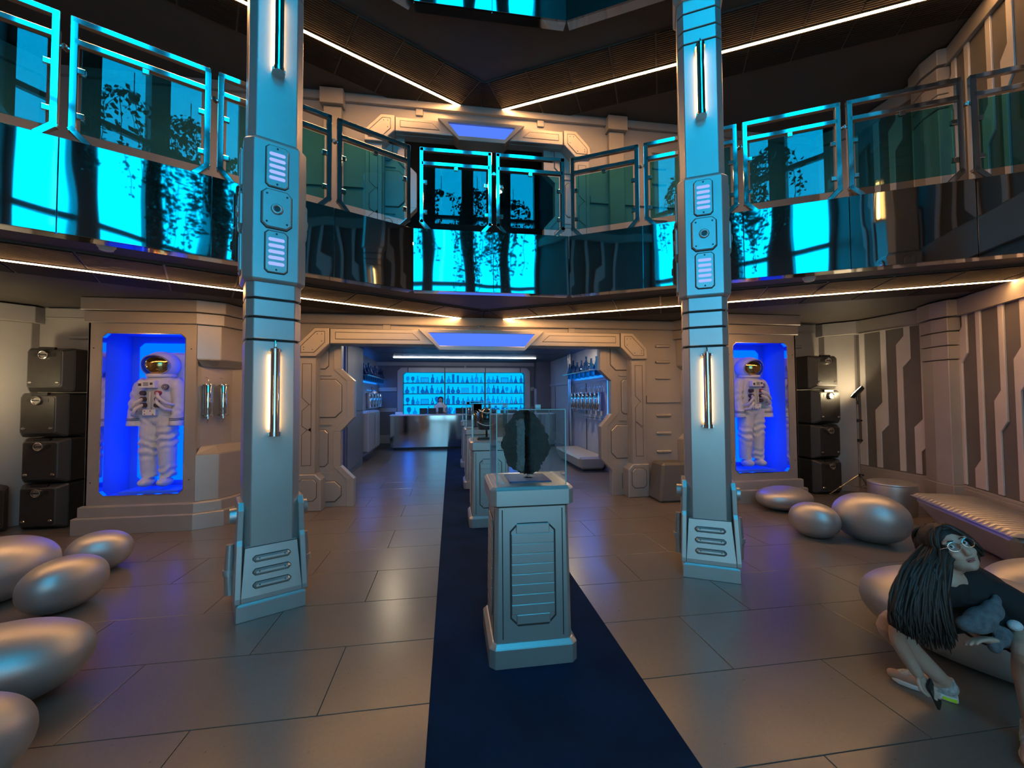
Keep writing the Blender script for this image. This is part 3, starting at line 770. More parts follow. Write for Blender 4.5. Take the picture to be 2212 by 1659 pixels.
for sd, w in ((1, 'right'), (-1, 'left')):
    x, y = W2(5.6, .26, sd)
    column((x, y, 0), -R(120.1)*sd, 'sci-fi column standing against the %s slanted wall, near the entrance' % w)
    wall_lamp((x, y, 0), -R(120.1)*sd, 1.705, 'chrome tube lamp low on the %s column near the entrance' % w)
    wall_lamp((x, y, 0), -R(120.1)*sd, 4.605, 'chrome tube lamp high on the %s column near the entrance' % w)

# ------------------------------------------------------------------ railings
def railing(o, d, w, label):
    """o: lower start point on the balcony edge, d: direction along it"""
    t = thing('balustrade', label, 'railing', o, 0, 'glass railing panels of the balcony')
    F = frame(o, d, (0, 0, 1), (-d[1], d[0], 0))
    r = .023; H = .955
    path = [(.10, 0), (0+r, .085), (r, H-r), (w-r, H-r), (w-r, .085), (w-.10, 0)]
    m = MB()
    for (a, b), (c, e) in zip(path, path[1:]):
        dv = Vector((c-a, e-b)); L = dv.length; dv /= L; nv = Vector((-dv.y, dv.x))
        ex = r*.9
        q = [(a-dv.x*ex+nv.x*r, b-dv.y*ex+nv.y*r), (a-dv.x*ex-nv.x*r, b-dv.y*ex-nv.y*r), (c+dv.x*ex-nv.x*r, e+dv.y*ex-nv.y*r), (c+dv.x*ex+nv.x*r, e+dv.y*ex+nv.y*r)]
        m.prism(q, -r, r, F)
    obj('frame', m, 'chrome', t, bevel=.004)
    m = MB(); m.box(r, w-r, .745, .79, -r, r, F); obj('cross_bar', m, 'chrome', t, bevel=.004)
    m = MB(); m.prism(rect(.065, w-.065, .075, .725), -.005, .005, F); obj('pane', m, 'rail_glass', t)
    for x, z, hx, hz in ((.06, .55, .028, .022), (w-.06, .55, .028, .022), (.06, .2, .028, .022), (w-.06, .2, .028, .022), (w*.5, .73, .024, .024)):
        m = MB(); m.box(x-hx, x+hx, z-hz, z+hz, -.017, .017, F); obj('clip', m, 'chrome', t, bevel=.004)
    BAL.append(t)
    return t
ZRAIL = 3.60; BAL = []
names = ['first', 'second', 'third', 'fourth', 'fifth']
railing((-.848, KY+.05, ZRAIL), (1, 0, 0), .838, 'chrome and glass railing panel, left one of the two facing the dark upper doorway')
railing((.040, KY+.05, ZRAIL), (1, 0, 0), .838, 'chrome and glass railing panel, right one of the two facing the dark upper doorway')
rs = ((.02, .815), (.87, 1.82), (1.87, 2.73), (2.78, 3.65), (3.70, 4.58))
for sd in (1, -1):
    for i, (a, b) in enumerate(rs):
        if sd > 0: o = PB(a, .05); d = (CA, -SA, 0)
        else: o = PB(b, .05, -1); d = (CA, SA, 0)
        railing((*o, ZRAIL), d, b-a, 'chrome and glass railing panel, %s along the %s side of the balcony from the centre' % (names[i], 'right' if sd > 0 else 'left'))
# little links between railing frames
lk = [((-.012, KY+.05), (.045, KY+.05), BAL[0])]
for q, sd in ((0, 1), (1, -1)):
    lk += [(PB(a[1]-.005, .05, sd), PB(b[0]+.005, .05, sd), BAL[2+q*5+i]) for i, (a, b) in enumerate(zip(rs, rs[1:]))]
for (a, b, par) in lk:
    m = MB(); m.cyl((*a, ZRAIL+.70), (*b, ZRAIL+.70), .014, n=8); c = ((a[0]+b[0])/2, (a[1]+b[1])/2)
    m.cyl((c[0], c[1]-.02, ZRAIL+.70), (c[0], c[1]+.02, ZRAIL+.70), .02, n=10)
    obj('link', m, 'steel', par)

# ------------------------------------------------------------------ display alcoves
def alcove(sd, label):
    t = thing('display_alcove', label, 'alcove', (4.36*sd, 6.1, 0), group='blue-lit display alcoves')
    X = lambda p: [(x*sd, y) for x, y in p]
    def plan(e, xo): return X([(3.75-e*.4, 5.86-e), (xo, 5.86-e), (xo, YW), (3.30-e, YW), (3.515-e, 5.985-e*.6)])
    m = MB(); m.prism(plan(.085, 5.06), 0, .195); m.loft(plan(.085, 5.06), .195, plan(.07, 5.045), .205); obj('base_step', m, 'paint', t, bevel=.003)
    m = MB(); m.prism(plan(.045, 5.02), .205, .325); m.loft(plan(.045, 5.02), .325, plan(.03, 5.0), .337); obj('base_step', m, 'paint', t, bevel=.003)
    m = MB(); m.prism(plan(.035, 5.01), 2.62, 2.765); obj('cornice', m, 'paint', t, bevel=.006)
    m = MB(); m.prism(plan(.06, 5.035), 2.772, ZC+.015); obj('cornice', m, 'paint', t, bevel=.006)
    F = frame((0, 5.86, 0), (1, 0, 0), out=(0, -1, 0))
    # front sheet with the chamfered opening
    ox = sorted((3.75*sd, 4.98*sd)); ix = sorted((3.875*sd, 4.825*sd))
    po = octo(ox[0], ox[1], .337, 2.62, .001); pi = octo(ix[0], ix[1], .447, 2.492, .055)
    m = MB(); m.ring(po, pi, -.04, 0, F); fr = obj('front_frame', m, 'paint', t, bevel=.003)
    m = MB(); m.ring(inset(pi, -.004), inset(pi, .006), -.05, .004, F); obj('opening_rim', m, 'chrome', fr)
    m = MB()
    for x in (ox[0]+.06, ox[1]-.06):
        for z in (.62, 2.30): m.cyl(F(x, z, 0), F(x, z, .003), .008, n=8)
    obj('screw', m, 'screw', fr)
    # box behind: outer side, top, bottom, inner side, back
    m = MB(); b = lambda x0, x1, y0, y1, z0, z1: m.box(*sorted((x0*sd, x1*sd)), y0, y1, z0, z1)
    b(4.955, 4.985, 5.86, YW, .337, 2.62); obj('side_sheet', m, 'paint', t, bevel=.003)
    for z0, z1 in ((.337, 1.05), (2.0, 2.62)):
        m = MB(); b = lambda x0, x1, y0, y1, z0, z1: m.box(*sorted((x0*sd, x1*sd)), y0, y1, z0, z1)
        b(4.985, 5.02, 5.92, YW, z0, z1); obj('side_block', m, 'paint', t, bevel=.01)
    m = MB(); m.box(*sorted((3.80*sd, 3.84*sd)), 5.90, 6.50, .40, 2.56); obj('niche_wall', m, 'niche_blue', t)
    m = MB(); m.box(*sorted((4.90*sd, 4.94*sd)), 5.90, 6.50, .40, 2.56); obj('niche_wall', m, 'niche_blue', t)
    m = MB(); m.box(*sorted((3.80*sd, 4.94*sd)), 5.90, 6.50, 2.53, 2.56); obj('niche_ceiling', m, 'niche_blue', t)
    m = MB(); m.box(*sorted((3.80*sd, 4.94*sd)), 5.90, 6.50, .37, .41); obj('niche_floor', m, 'niche_blue', t)
    m = MB(); m.box(*sorted((4.05*sd, 4.75*sd)), 6.05, 6.45, .41, .455); obj('niche_plinth', m, 'niche_blue', t, bevel=.005)
    m = MB(); m.box(*sorted((3.80*sd, 4.94*sd)), 6.47, 6.50, .40, 2.56); obj('niche_back', m, 'niche_blue', t)
    xs = sorted((3.88*sd, 4.80*sd))
    m = MB(); m.prism(octo(xs[0], xs[1], .52, 2.44, .06), 0, .012, frame((0, 6.468, 0), (1, 0, 0), out=(0, -1, 0))); obj('backlight_panel', m, 'niche', t, label='glowing blue back panel')
    for x in (3.86, 4.88):
        m = MB(); m.box(*sorted(((x-.015)*sd, (x+.015)*sd)), 5.905, 5.925, .5, 2.45); obj('added_side_light', m, 'niche', t)  # hidden strips added to strengthen the blue in the niche
    # inner corner: upper and lower chamfered blocks, recessed panel between
    blk = X([(3.75, 5.865), (3.525, 5.99), (3.32, YW), (3.75, YW)])
    blk2 = X([(3.75, 5.98), (3.62, 6.08), (3.42, YW), (3.75, YW)])
    m = MB(); m.prism(blk, 2.17, 2.62); m.loft(blk2, 2.08, blk, 2.17); obj('upper_block', m, 'paint', t, bevel=.006)
    m = MB(); m.prism(blk, .337, .93); m.loft(blk, .93, blk2, 1.03); obj('lower_block', m, 'paint', t, bevel=.006)
    m = MB(); m.prism(X([(3.80, 5.94), (3.76, 5.99), (3.56, 6.36), (3.40, YW), (3.80, YW)]), .95, 2.14); obj('recess_panel', m, 'paint', t, bevel=.004)
    return t
alcove(-1, 'grey alcove with blue-lit niche holding the left spacesuit, next to the left column')
alcove(1, 'grey alcove with blue-lit niche holding the right spacesuit, next to the right column')

def gas_tank(c, r, z0, z1, label, group, d=(0, -1, 0), mat='steel', tubes=True):
    t = thing('gas_cylinder', label, 'tank', (c[0], c[1], z0), 0, group)
    m = MB(); m.lathe([(r*.9, z0), (r, z0+.02), (r, z1-.02), (r*.9, z1)], 16, (c[0], c[1], 0)); obj('body', m, 'chrome', t, smooth=40)
    for z in (z0+.005, z1-.025):
        m = MB(); m.lathe([(r*1.18, z), (r*1.18, z+.018)], 16, (c[0], c[1], 0)); obj('flange', m, 'steel', t, smooth=40)
    if tubes:
        m = MB(); m.tube([(c[0], c[1], z1-.01), (c[0], c[1], z1+.05), (c[0]-.02, c[1]+.02, z1+.085), (c[0]-.09, c[1]+.06, z1+.095)], .005, 6); obj('pipe', m, 'steel', t, smooth=True)
        m = MB(); m.cyl((c[0], c[1], z0-.03), (c[0], c[1], z0), .012, n=8); m.tube([(c[0], c[1], z0-.02), (c[0], c[1], z0-.06), (c[0]-.04, c[1]+.05, z0-.09)], .005, 6); obj('drain', m, 'steel', t)
        m = MB()
        for z in (z0+.12, z1-.12): m.cyl((c[0]-r, c[1]+r*.5, z), (c[0]-r-.05, c[1]+r*.8, z), .014, n=8); m.ell((c[0]-r-.05, c[1]+r*.8, z), (.02, .02, .02), 8, 6)
        obj('wall_bracket', m, 'chrome', t)
    return t
for sd in (-1, 1):
    w = 'left' if sd < 0 else 'right'
    gas_tank((3.675*sd, 6.00), .056, 1.42, 1.85, 'chrome gas cylinder in the %s alcove recess, nearer the blue niche' % w, 'chrome cylinders in the alcove recesses')
    gas_tank((3.575*sd, 6.17), .056, 1.42, 1.85, 'chrome gas cylinder in the %s alcove recess, nearer the column' % w, 'chrome cylinders in the alcove recesses')
# ------------------------------------------------------------------ spacesuits
def ring_tube(mb, pts, rads, n=18, wr=0.06, k=46.0, ph=0.0, squash=1.0):
    """limb with cloth folds: radius rippled along and around"""
    P = [Vector(p) for p in pts]; L = [0.0]
    for a, b in zip(P, P[1:]): L.append(L[-1]+(b-a).length)
    tot = L[-1]; m = max(12, int(tot/.016)); vs = []; ref = None
    for q in range(m+1):
        s = tot*q/m; i = 0
        while i < len(L)-2 and s > L[i+1]: i += 1
        t = (s-L[i])/max(L[i+1]-L[i], 1e-6)
        c = P[i].lerp(P[i+1], t); r = rads[i]*(1-t)+rads[i+1]*t
        d = (P[i+1]-P[i]).normalized()
        if ref is None: ref = Vector((1, 0, 0)) if abs(d.x) < .9 else Vector((0, 1, 0))
        a = (ref-d*ref.dot(d)).normalized(); b = d.cross(a)
        for j in range(n):
            th = 2*math.pi*j/n
            w = 1+wr*math.sin(k*s+ph+2.2*math.sin(th+ph)+1.2*math.sin(3*th+s*9))*(.5+.5*math.sin(s*13+ph*2))
            vs.append(c+(a*math.cos(th)+b*math.sin(th)*squash)*r*w)
    fs = [(q*n+j, q*n+(j+1) % n, (q+1)*n+(j+1) % n, (q+1)*n+j) for q in range(m) for j in range(n)]
    fs += [tuple(range(n-1, -1, -1)), tuple(range(m*n, (m+1)*n))]
    mb.add(vs, fs)

def spacesuit(loc, sd, label):
    t = thing('spacesuit', label, 'spacesuit', loc, R(3)*sd, 'spacesuits in the niches', local=True)
    P = lambda n, m, mat, par=None, **k: obj(n, m, mat, par or t, local=True, **k)
    m = MB()
    ring_tube(m, [(0, .0, .84), (0, 0, .98), (0, 0, 1.18), (0, .0, 1.34), (0, .01, 1.43), (0, .01, 1.49)], [.155, .175, .195, .21, .17, .11], 24, .05, 40, .5, .74)
    for s in (1, -1):
        ring_tube(m, [(s*.16, .01, 1.39), (s*.235, .0, 1.30), (s*.272, -.02, 1.10), (s*.262, -.07, .86)], [.095, .10, .088, .082], 16, .11, 60, s)
        ring_tube(m, [(s*.095, .0, .93), (s*.11, -.01, .70), (s*.115, -.02, .46), (s*.115, .0, .12)], [.125, .118, .105, .092], 18, .13, 62, s*2)
        m.ell((s*.115, -.05, .055), (.075, .13, .06), 14, 8)
        m.lathe([(.088, .80), (.088, .83), (.084, .86)], 16, (s*.262, -.07, 0))
    m.ell((0, .0, .90), (.18, .135, .12))
    voxel(P('suit_body', m, 'suit', smooth=True), .0095, 1)
    m = MB(); m.box(-.235, .235, .13, .33, 1.0, 1.80); P('life_support_pack', m, 'white', bevel=.03)
    # helmet, visor, collar
    m = MB(); m.ell((0, .02, 1.615), (.205, .205, .185), 28, 18); h = P('helmet', m, 'white', smooth=True)
    m = MB(); vs = []; fs = []; n = 28; kq = 8
    for a in range(kq+1):
        rr = a/kq
        for j in range(n):
            th = 2*math.pi*j/n
            x = .175*rr*math.cos(th); z = .128*rr*math.sin(th)-.012
            d = max(0, 1-(x/.212)**2-(z/.195)**2)
            vs.append((x, .02-.222*math.sqrt(d), 1.615+z))
    fs = [(a*n+j, a*n+(j+1) % n, (a+1)*n+(j+1) % n, (a+1)*n+j) for a in range(kq) for j in range(n)]
    m.add(vs, fs); P('visor', m, 'gold', h, smooth=True)
    rimp = [(.178*math.cos(2*math.pi*j/n), .02-.222*math.sqrt(max(0, 1-(.178*math.cos(2*math.pi*j/n)/.212)**2-((.131*math.sin(2*math.pi*j/n)-.012)/.195)**2))+.004, 1.615+.131*math.sin(2*math.pi*j/n)-.012) for j in range(n)]
    m = MB(); m.tube(rimp+[rimp[0]], .010, 8, caps=False); P('visor_rim', m, 'suit_grey', h, smooth=True)
    m = MB(); m.lathe([(.15, 1.445), (.165, 1.46), (.165, 1.485), (.145, 1.50)], 24, (0, .01, 0)); P('collar_ring', m, 'white', smooth=40)
    # chest unit
    m = MB(); m.box(-.13, .07, -.215, -.13, 1.30, 1.40); cu = P('chest_unit', m, 'white', bevel=.008)
    m = MB(); m.box(-.06, .0, -.219, -.213, 1.325, 1.375); P('panel', m, 'suit_grey', cu)
    m = MB(); m.box(-.12, -.085, -.219, -.213, 1.325, 1.36); m.box(.02, .05, -.219, -.213, 1.34, 1.37); P('switch', m, 'suit_dark', cu)
    for x, z, mt in ((-.105, 1.235, 'suit_dark'), (-.105, 1.155, 'suit_dark'), (-.10, 1.075, 'suit_dark'), (.075, 1.235, 'suit_red'), (.075, 1.155, 'suit_dark'), (.07, 1.075, 'suit_dark')):
        m = MB(); m.cyl((x, -.12, z), (x, -.178, z), .033, .030, 14); P('hose_connector', m, mt, smooth=30)
    for x, z, xe in ((.075, 1.235, .26), (.07, 1.16, .24), (-.105, 1.155, -.24), (-.10, 1.08, -.22)):
        m = MB(); m.tube([(x, -.165, z), (x+(xe-x)*.3, -.235, z-.05), (x+(xe-x)*.7, -.21, z-.13), (xe, -.06, z-.17), (xe*.9, .1, z-.10)], .021, 10); P('hose', m, 'suit', smooth=True)
    m = MB(); m.box(-.10, .06, -.172, -.10, .94, 1.02); bk = P('belt_unit', m, 'white', bevel=.006)
    for x, z in ((-.07, .96), (-.07, 1.0), (.0, 1.0), (.03, .955)):
        m = MB(); m.cyl((x, -.171, z), (x, -.177, z), .007, n=8); P('stud', m, 'suit_red', bk)
    m = MB(); m.tube([(-.01, -.165, 1.25), (-.005, -.18, 1.15), (.01, -.175, 1.02)], .009, 8); P('zip_flap', m, 'suit', smooth=True)
    m = MB(); m.cyl((.145, -.118, 1.315), (.149, -.140, 1.318), .038, n=20); em = P('emblem_patch', m, 'suit_dark', label='round dark mission patch on the chest')
    m = MB(); m.torus((.1495, -.142, 1.318), (.1, -1, .05), .027, .004, 20, 6); m.cyl((.149, -.139, 1.318), (.1495, -.143, 1.318), .014, n=14); P('patch_print', m, 'suit_grey', em)
    m = MB()
    for s in (1, -1):
        for z in (.885, .905): m.torus((s*.262, -.07, z), (0, -.1, 1), .084, .004, 20, 6)
    P('cuff_band', m, 'suit_dark')
    m = MB(); m.box(-.13, -.085, .05, .09, -.02, .1); m.cyl((0, .08, -.02), (0, .08, .2), .012, n=8); P('stand_rod', m, 'steel')
    return t
spacesuit((-4.37, 6.20, .50), -1, 'white spacesuit with gold visor in the left blue niche')
spacesuit((4.42, 6.20, .50), 1, 'white spacesuit with gold visor in the right blue niche')

# ------------------------------------------------------------------ stacked equipment cases
def case(loc, rz, label, src=[None]):
    if src[0] is not None:
        c = copy_tree(src[0]); c.location = loc; c.rotation_euler = (0, 0, rz); c['label'] = label; return c
    t = thing('equipment_case', label, 'case', loc, rz, 'stacked black equipment cases', local=True)
    P = lambda n, m, mat, par=None, **k: obj(n, m, mat, par or t, local=True, **k)
    F = frame((0, 0, 0), (1, 0, 0), out=(0, -1, 0))
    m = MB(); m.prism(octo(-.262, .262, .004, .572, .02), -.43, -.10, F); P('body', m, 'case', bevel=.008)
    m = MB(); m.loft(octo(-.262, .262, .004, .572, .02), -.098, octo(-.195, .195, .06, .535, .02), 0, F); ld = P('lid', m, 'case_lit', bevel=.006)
    m = MB(); m.plate(octo(-.185, .185, .07, .525, .02), 0, .006, .003, F); P('lid_face', m, 'case', ld)
    m = MB(); m.box(-.12, .12, .455, .50, .002, .010, F); P('latch_recess', m, 'black', ld)
    m = MB(); m.cyl(F(0, .475, 0), F(0, .475, .03), .058, .052, 24); m.torus(F(0, .475, .03), (0, -1, 0), .047, .009, 24, 8); lt = P('twist_latch', m, 'steel', ld, smooth=40)
    m = MB(); m.box(-.04, .04, .467, .483, .03, .042, F); P('latch_grip', m, 'black', lt)
    for x in (-.15, .15):
        m = MB(); m.plate(octo(x-.025, x+.025, .105, .135, .01), 0, .018, .006, F); P('corner_catch', m, 'steel', ld)
    m = MB(); m.box(-.09, .09, .535, .578, -.06, -.01, F); P('carry_handle', m, 'black', bevel=.005)
    src[0] = t
    return t
pos = ['lowest', 'second from the floor', 'third from the floor', 'topmost']
for i in range(4): case((-5.675-.012*i*(-1 if i % 2 else 1), 6.09, i*.585), R(0), 'black equipment case with twist latch, %s in the left stack' % pos[i])
for i in range(4): case((5.775+.008*i*(-1 if i % 2 else 1), 6.06, i*.585), R(0), 'black equipment case with twist latch, %s in the right stack' % pos[i])
case((-6.12, 5.90, 0), R(58), 'black equipment case standing alone at the left edge, half out of view')

# ------------------------------------------------------------------ tripod lamps
def tripod_lamp(loc, rz, label, sd):
    t = thing('tripod_lamp', label, 'lamp', loc, rz, 'lamps on tripod stands', local=True)
    P = lambda n, m, mat, par=None, **k: obj(n, m, mat, par or t, local=True, **k)
    m = MB(); m.cyl((0, 0, .16), (0, 0, .95), .014, n=10); m.cyl((0, 0, .9), (0, 0, 1.52), .010, n=10); P('pole', m, 'steel', smooth=30)
    for z in (.36, .92, 1.24):
        m = MB(); m.cyl((0, 0, z-.025), (0, 0, z+.025), .021, n=12); m.cyl((0, 0, z), (.05, 0, z), .008, n=8); m.cyl((.05, 0, z), (.065, 0, z), .016, n=8); P('clamp', m, 'black')
    for a in (-R(100), R(20), R(140)):
        c, s = math.cos(a), math.sin(a)
        m = MB(); m.cyl((c*.02, s*.02, .36), (c*.40, s*.40, .012), .0095, n=8); m.cyl((c*.02, s*.02, .17), (c*.21, s*.21, .19), .006, n=6); l = P('leg', m, 'steel', smooth=30)
        m = MB(); m.cyl((c*.395, s*.395, .018), (c*.415, s*.415, 0.0), .014, n=8); P('rubber_foot', m, 'black', l)
    # yoke and round lamp head
    c = Vector((0, 0, 1.70)); nrm = Vector((-.42*sd, .60, .58)).normalized()
    ax = nrm.cross(Vector((0, 0, 1))).normalized()
    pts = [c+ax*.13*math.cos(a)-Vector((0, 0, 1))*.15*math.sin(a) for a in [math.pi*k/12 for k in range(13)]]
    m = MB(); m.tube(pts, .007, 8); m.cyl((0, 0, 1.50), (0, 0, 1.56), .012, n=8); P('yoke', m, 'black', smooth=30)
    m = MB(); m.cyl(c-nrm*.035, c+nrm*.012, .105, .122, 32); h = P('lamp_head', m, 'black', smooth=30)
    m = MB(); m.cyl(c+nrm*.0125, c+nrm*.016, .105, n=32); P('lamp_face', m, 'stand', h, label='glowing round lamp face')
    return t
tripod_lamp((6.03, 5.80, 0), 0, 'round lamp on a chrome tripod stand lighting the wall beside the right cases', 1)
tripod_lamp((-5.85, 5.25, 0), R(0), 'round lamp on a tripod stand lighting the wall left of the left cases', 1)

# ------------------------------------------------------------------ silver pebble seats
def pebble(X, Y, a, b, c, rot, label):
    m = MB(); m.ell((0, 0, c*.97), (a, b, c), 56, 32, power=.93)
    m.v = [(x, y, max(z, 0.0)) for x, y, z in m.v]
    o = obj('pebble_seat', m, 'silver', smooth=True); o.location = (X, Y, 0); o.rotation_euler = (0, 0, R(rot))
    tag(o, label, 'seat', 'silver pebble seats')
    return o
pebble(-4.24, 4.04, .40, .32, .255, 60, 'big silver pebble seat at the left edge, behind two smaller ones')
pebble(-3.868, 4.60, .245, .20, .188, 30, 'small silver pebble seat closest to the left alcove')
pebble(-3.53, 3.81, .275, .205, .203, 70, 'silver pebble seat in front of the left group of three')
pebble(-2.95, 2.68, .40, .28, .205, 20, 'large silver pebble seat cut by the left edge, nearer the camera')
pebble(-2.62, 2.02, .34, .23, .205, 30, 'silver pebble seat in the lower left corner, nearest the camera')
pebble(4.312, 5.417, .39, .29, .166, 0, 'flat silver pebble seat in front of the right alcove')
pebble(3.715, 4.31, .255, .19, .20, 120, 'smallest silver pebble seat of the right group, nearest the right column')
pebble(4.216, 4.083, .355, .262, .27, 120, 'largest silver pebble seat of the right group, behind the seated woman')
pebble(2.80, 2.11, .65, .42, .255, 115, 'long silver pebble seat the woman is sitting on')
pebble(3.80, 2.42, .45, .30, .22, 0, 'silver pebble seat at the right edge, behind the woman\'s shoulder')

# ------------------------------------------------------------------ drum stool, ribbed bench, block stool
t = thing('drum_stool', 'silver drum stool between the tripod lamp and the ribbed bench', 'stool', (5.62, 4.98, 0))
m = MB(); m.lathe([(.24, 0), (.255, .02), (.27, .37), (.265, .405)], 40, (5.62, 4.98, 0)); obj('body', m, 'silver', t, smooth=40)
m = MB(); m.lathe([(.265, .405), (.272, .415), (.268, .43), (.24, .44), (0.01, .445)], 40, (5.62, 4.98, 0)); obj('cushion', m, 'silver', t, smooth=40)
def W2p(s, off, z): x, y = W2(s, off); return (x, y, z)
t = thing('ribbed_bench', 'long silver bench with ribbed top along the right striped wall', 'bench', W2p(1.7, .4, 0))
m = MB()
lo = [W2p(1.10, .17, .0), W2p(2.33, .17, 0), W2p(2.33, .56, 0), W2p(1.10, .56, 0)]
hi = [W2p(.80, .10, .355), W2p(2.55, .10, .355), W2p(2.55, .735, .355), W2p(.80, .735, .355)]
m.add(lo+hi, [(3, 2, 1, 0), (4, 5, 6, 7), (0, 1, 5, 4), (1, 2, 6, 5), (2, 3, 7, 6), (3, 0, 4, 7)])
obj('body', m, 'silver', t, bevel=.05)
m = MB(); n = 22; vs = []; fs = []
s0, s1 = .80, 2.55; rows = n*8
for i in range(rows+1):
    f = i/rows; s = s0+(s1-s0)*f; z = .385+.022*abs(math.sin(math.pi*n*f))**.7
    e = min(1, min(f, 1-f)/.03); z = .36+(z-.36)*e
    for off, zz in ((.10, .355), (.10, .36), (.14, z-.006), (.41, z+.004), (.69, z-.006), (.732, .365), (.735, .355)):
        vs.append(W2p(s, off, zz))
for i in range(rows):
    for k in range(6): fs.append((i*7+k, (i+1)*7+k, (i+1)*7+k+1, i*7+k+1))
fs.append(tuple(range(7))); fs.append(tuple(rows*7+6-k for k in range(7)))
m.add(vs, fs); obj('ribbed_cushion', m, 'silver', t, smooth=50)

t = thing('block_stool', 'dark silver block stool between the doorway and the right column', 'stool', (2.98, 6.22, 0))
m = MB(); m.loft([(2.70, 6.02), (3.22, 6.02), (3.26, 6.46), (2.72, 6.46)], .0, [(2.80, 6.09), (3.20, 6.09), (3.22, 6.44), (2.78, 6.44)], .60); obj('body', m, pmat('grey_upholstery', (.17, .165, .16), .42, .4, bump=.05), t, bevel=.035)
m = MB(); m.box(2.76, 3.2, 6.06, 6.42, -.002, .012); obj('plinth', m, 'black', t)

# ------------------------------------------------------------------ pedestals, cases, exhibits
def pedestal(loc, label, src=[None]):
    if src[0] is not None:
        c = copy_tree(src[0]); c.location = loc; c['label'] = label; return c
    t = thing('pedestal', label, 'pedestal', loc, 0, 'display pedestals on the carpet', local=True)
    P = lambda n, m, mat, par=None, **k: obj(n, m, mat, par or t, local=True, **k)
    b = octo(-.275, .275, -.275, .275, .035); c = octo(-.265, .265, -.265, .265, .035)
    m = MB(); m.prism(b, 0, .115); m.loft(b, .115, inset(b, .025), .14); P('base', m, 'paint_col', bevel=.003)
    m = MB(); m.loft(octo(-.245, .245, -.245, .245, .02), .14, octo(-.232, .232, -.232, .232, .02), .963); bd = P('body', m, 'paint_col', bevel=.003)
    m = MB(); m.prism(octo(-.24, .24, -.24, .24, .03), .955, .968); P('shadow_gap', m, 'groove')
    m = MB(); m.prism(c, .968, 1.065); m.loft(c, 1.065, inset(c, .018), 1.083); P('cap', m, 'paint_col', bevel=.003)
    for k in range(4):
        a = k*math.pi/2; ca, sa = math.cos(a), math.sin(a)
        up = Vector((-sa*.0155, ca*.0155, 1)).normalized()
        F = frame((sa*.2448, -ca*.2448, .14), (ca, sa, 0), up)
        po = octo(-.138, .138, .10, .71, .045)
        m = MB(); m.outline(inset(po, -.007), .010, -.001, .003, F); P('groove', m, 'groove', bd)
        for i in range(10):
            z0 = .105+i*.061; z1 = z0+.058
            x = .135 if 0 < i < 9 else .105
            m = MB(); m.plate(rect(-x, x, z0, z1), 0, .010, .004, F); P('slat', m, 'paint_col', bd)
        m = MB()
        for x in (-.19, .19): m.box(x-.003, x+.003, .02, .80, -.001, .002, F)
        P('groove', m, 'groove', bd)
    src[0] = t
    return t
PED = [(.012, 2.79), (.01, 5.51), (.01, 7.76), (.01, 10.06)]
pl = ['front grey pedestal carrying the dark rock', 'second grey pedestal along the carpet, under the black helmet', 'third grey pedestal along the carpet', 'farthest grey pedestal along the carpet']
for (x, y), l in zip(PED, pl): pedestal((x, y, .012), l)
ZP = 1.083+.012
def glass_case(x, y, label, w=.221, h=.475):
    t = thing('glass_case', label, 'display case', (x, y, ZP), 0, 'glass cases on the pedestals')
    g = .005
    for nm, b in (('pane', (x-w, x+w, y-w, y-w+g, ZP, ZP+h)), ('pane', (x-w, x+w, y+w-g, y+w, ZP, ZP+h)), ('pane', (x-w, x-w+g, y-w+g, y+w-g, ZP, ZP+h)),
                  ('pane', (x+w-g, x+w, y-w+g, y+w-g, ZP, ZP+h)), ('top_pane', (x-w, x+w, y-w, y+w, ZP+h, ZP+h+g))):
        m = MB(); m.box(*b); obj(nm, m, 'case_glass', t)
    m = MB()
    for a, b in ((-1, -1), (1, -1), (1, 1), (-1, 1)):
        m.box(x+a*w-.003, x+a*w+.003, y+b*w-.003, y+b*w+.003, ZP, ZP+h)
    m.box(x-w, x+w, y-w-.002, y-w+.003, ZP+h, ZP+h+.004)
    obj('polished_edge', m, pmat('glass_edge', (.25, .45, .45), .2, 0.0), t)
    return t
gl = ['clear glass case over the dark rock', 'clear glass case over the black helmet', 'clear glass case on the third pedestal', 'clear glass case on the farthest pedestal']
for (x, y), l in zip(PED, gl): glass_case(x, y, l)
# label card at the back rim of the first case
m = MB(); m.box(.13, .17, 3.012, 3.02, ZP+.475, ZP+.50); tag(obj('paper_tag', m, 'paper'), 'tiny white tag on top of the rock\'s glass case', 'tag')
# rock on its pin
rx, ry, rz = .012, 2.79, ZP+.245
t = thing('meteorite', 'large dark rough rock with one pale flat face, on a steel pin', 'rock', (rx, ry, ZP))
OUT = [(-4, -72), (28, -50), (43, -20), (51, 3), (48, 25), (29, 45), (31, 57), (13, 66), (-4, 63), (-24, 55), (-40, 38), (-43, 20), (-51, 0), (-40, -18), (-43, -35), (-27, -50), (-17, -65)]
OUT = sorted((math.atan2(-y, x), math.hypot(x, y)/312) for x, y in OUT)
def rad(a):
    ext = [(OUT[-1][0]-2*math.pi, OUT[-1][1])]+OUT+[(OUT[0][0]+2*math.pi, OUT[0][1])]
    for (a0, r0), (a1, r1) in zip(ext, ext[1:]):
        if a0 <= a <= a1: t = (a-a0)/(a1-a0); return r0+(r1-r0)*t
    return OUT[0][1]
mbk, mbc = MB(), MB()
n, mm = 96, 60; V = []; cut = set()
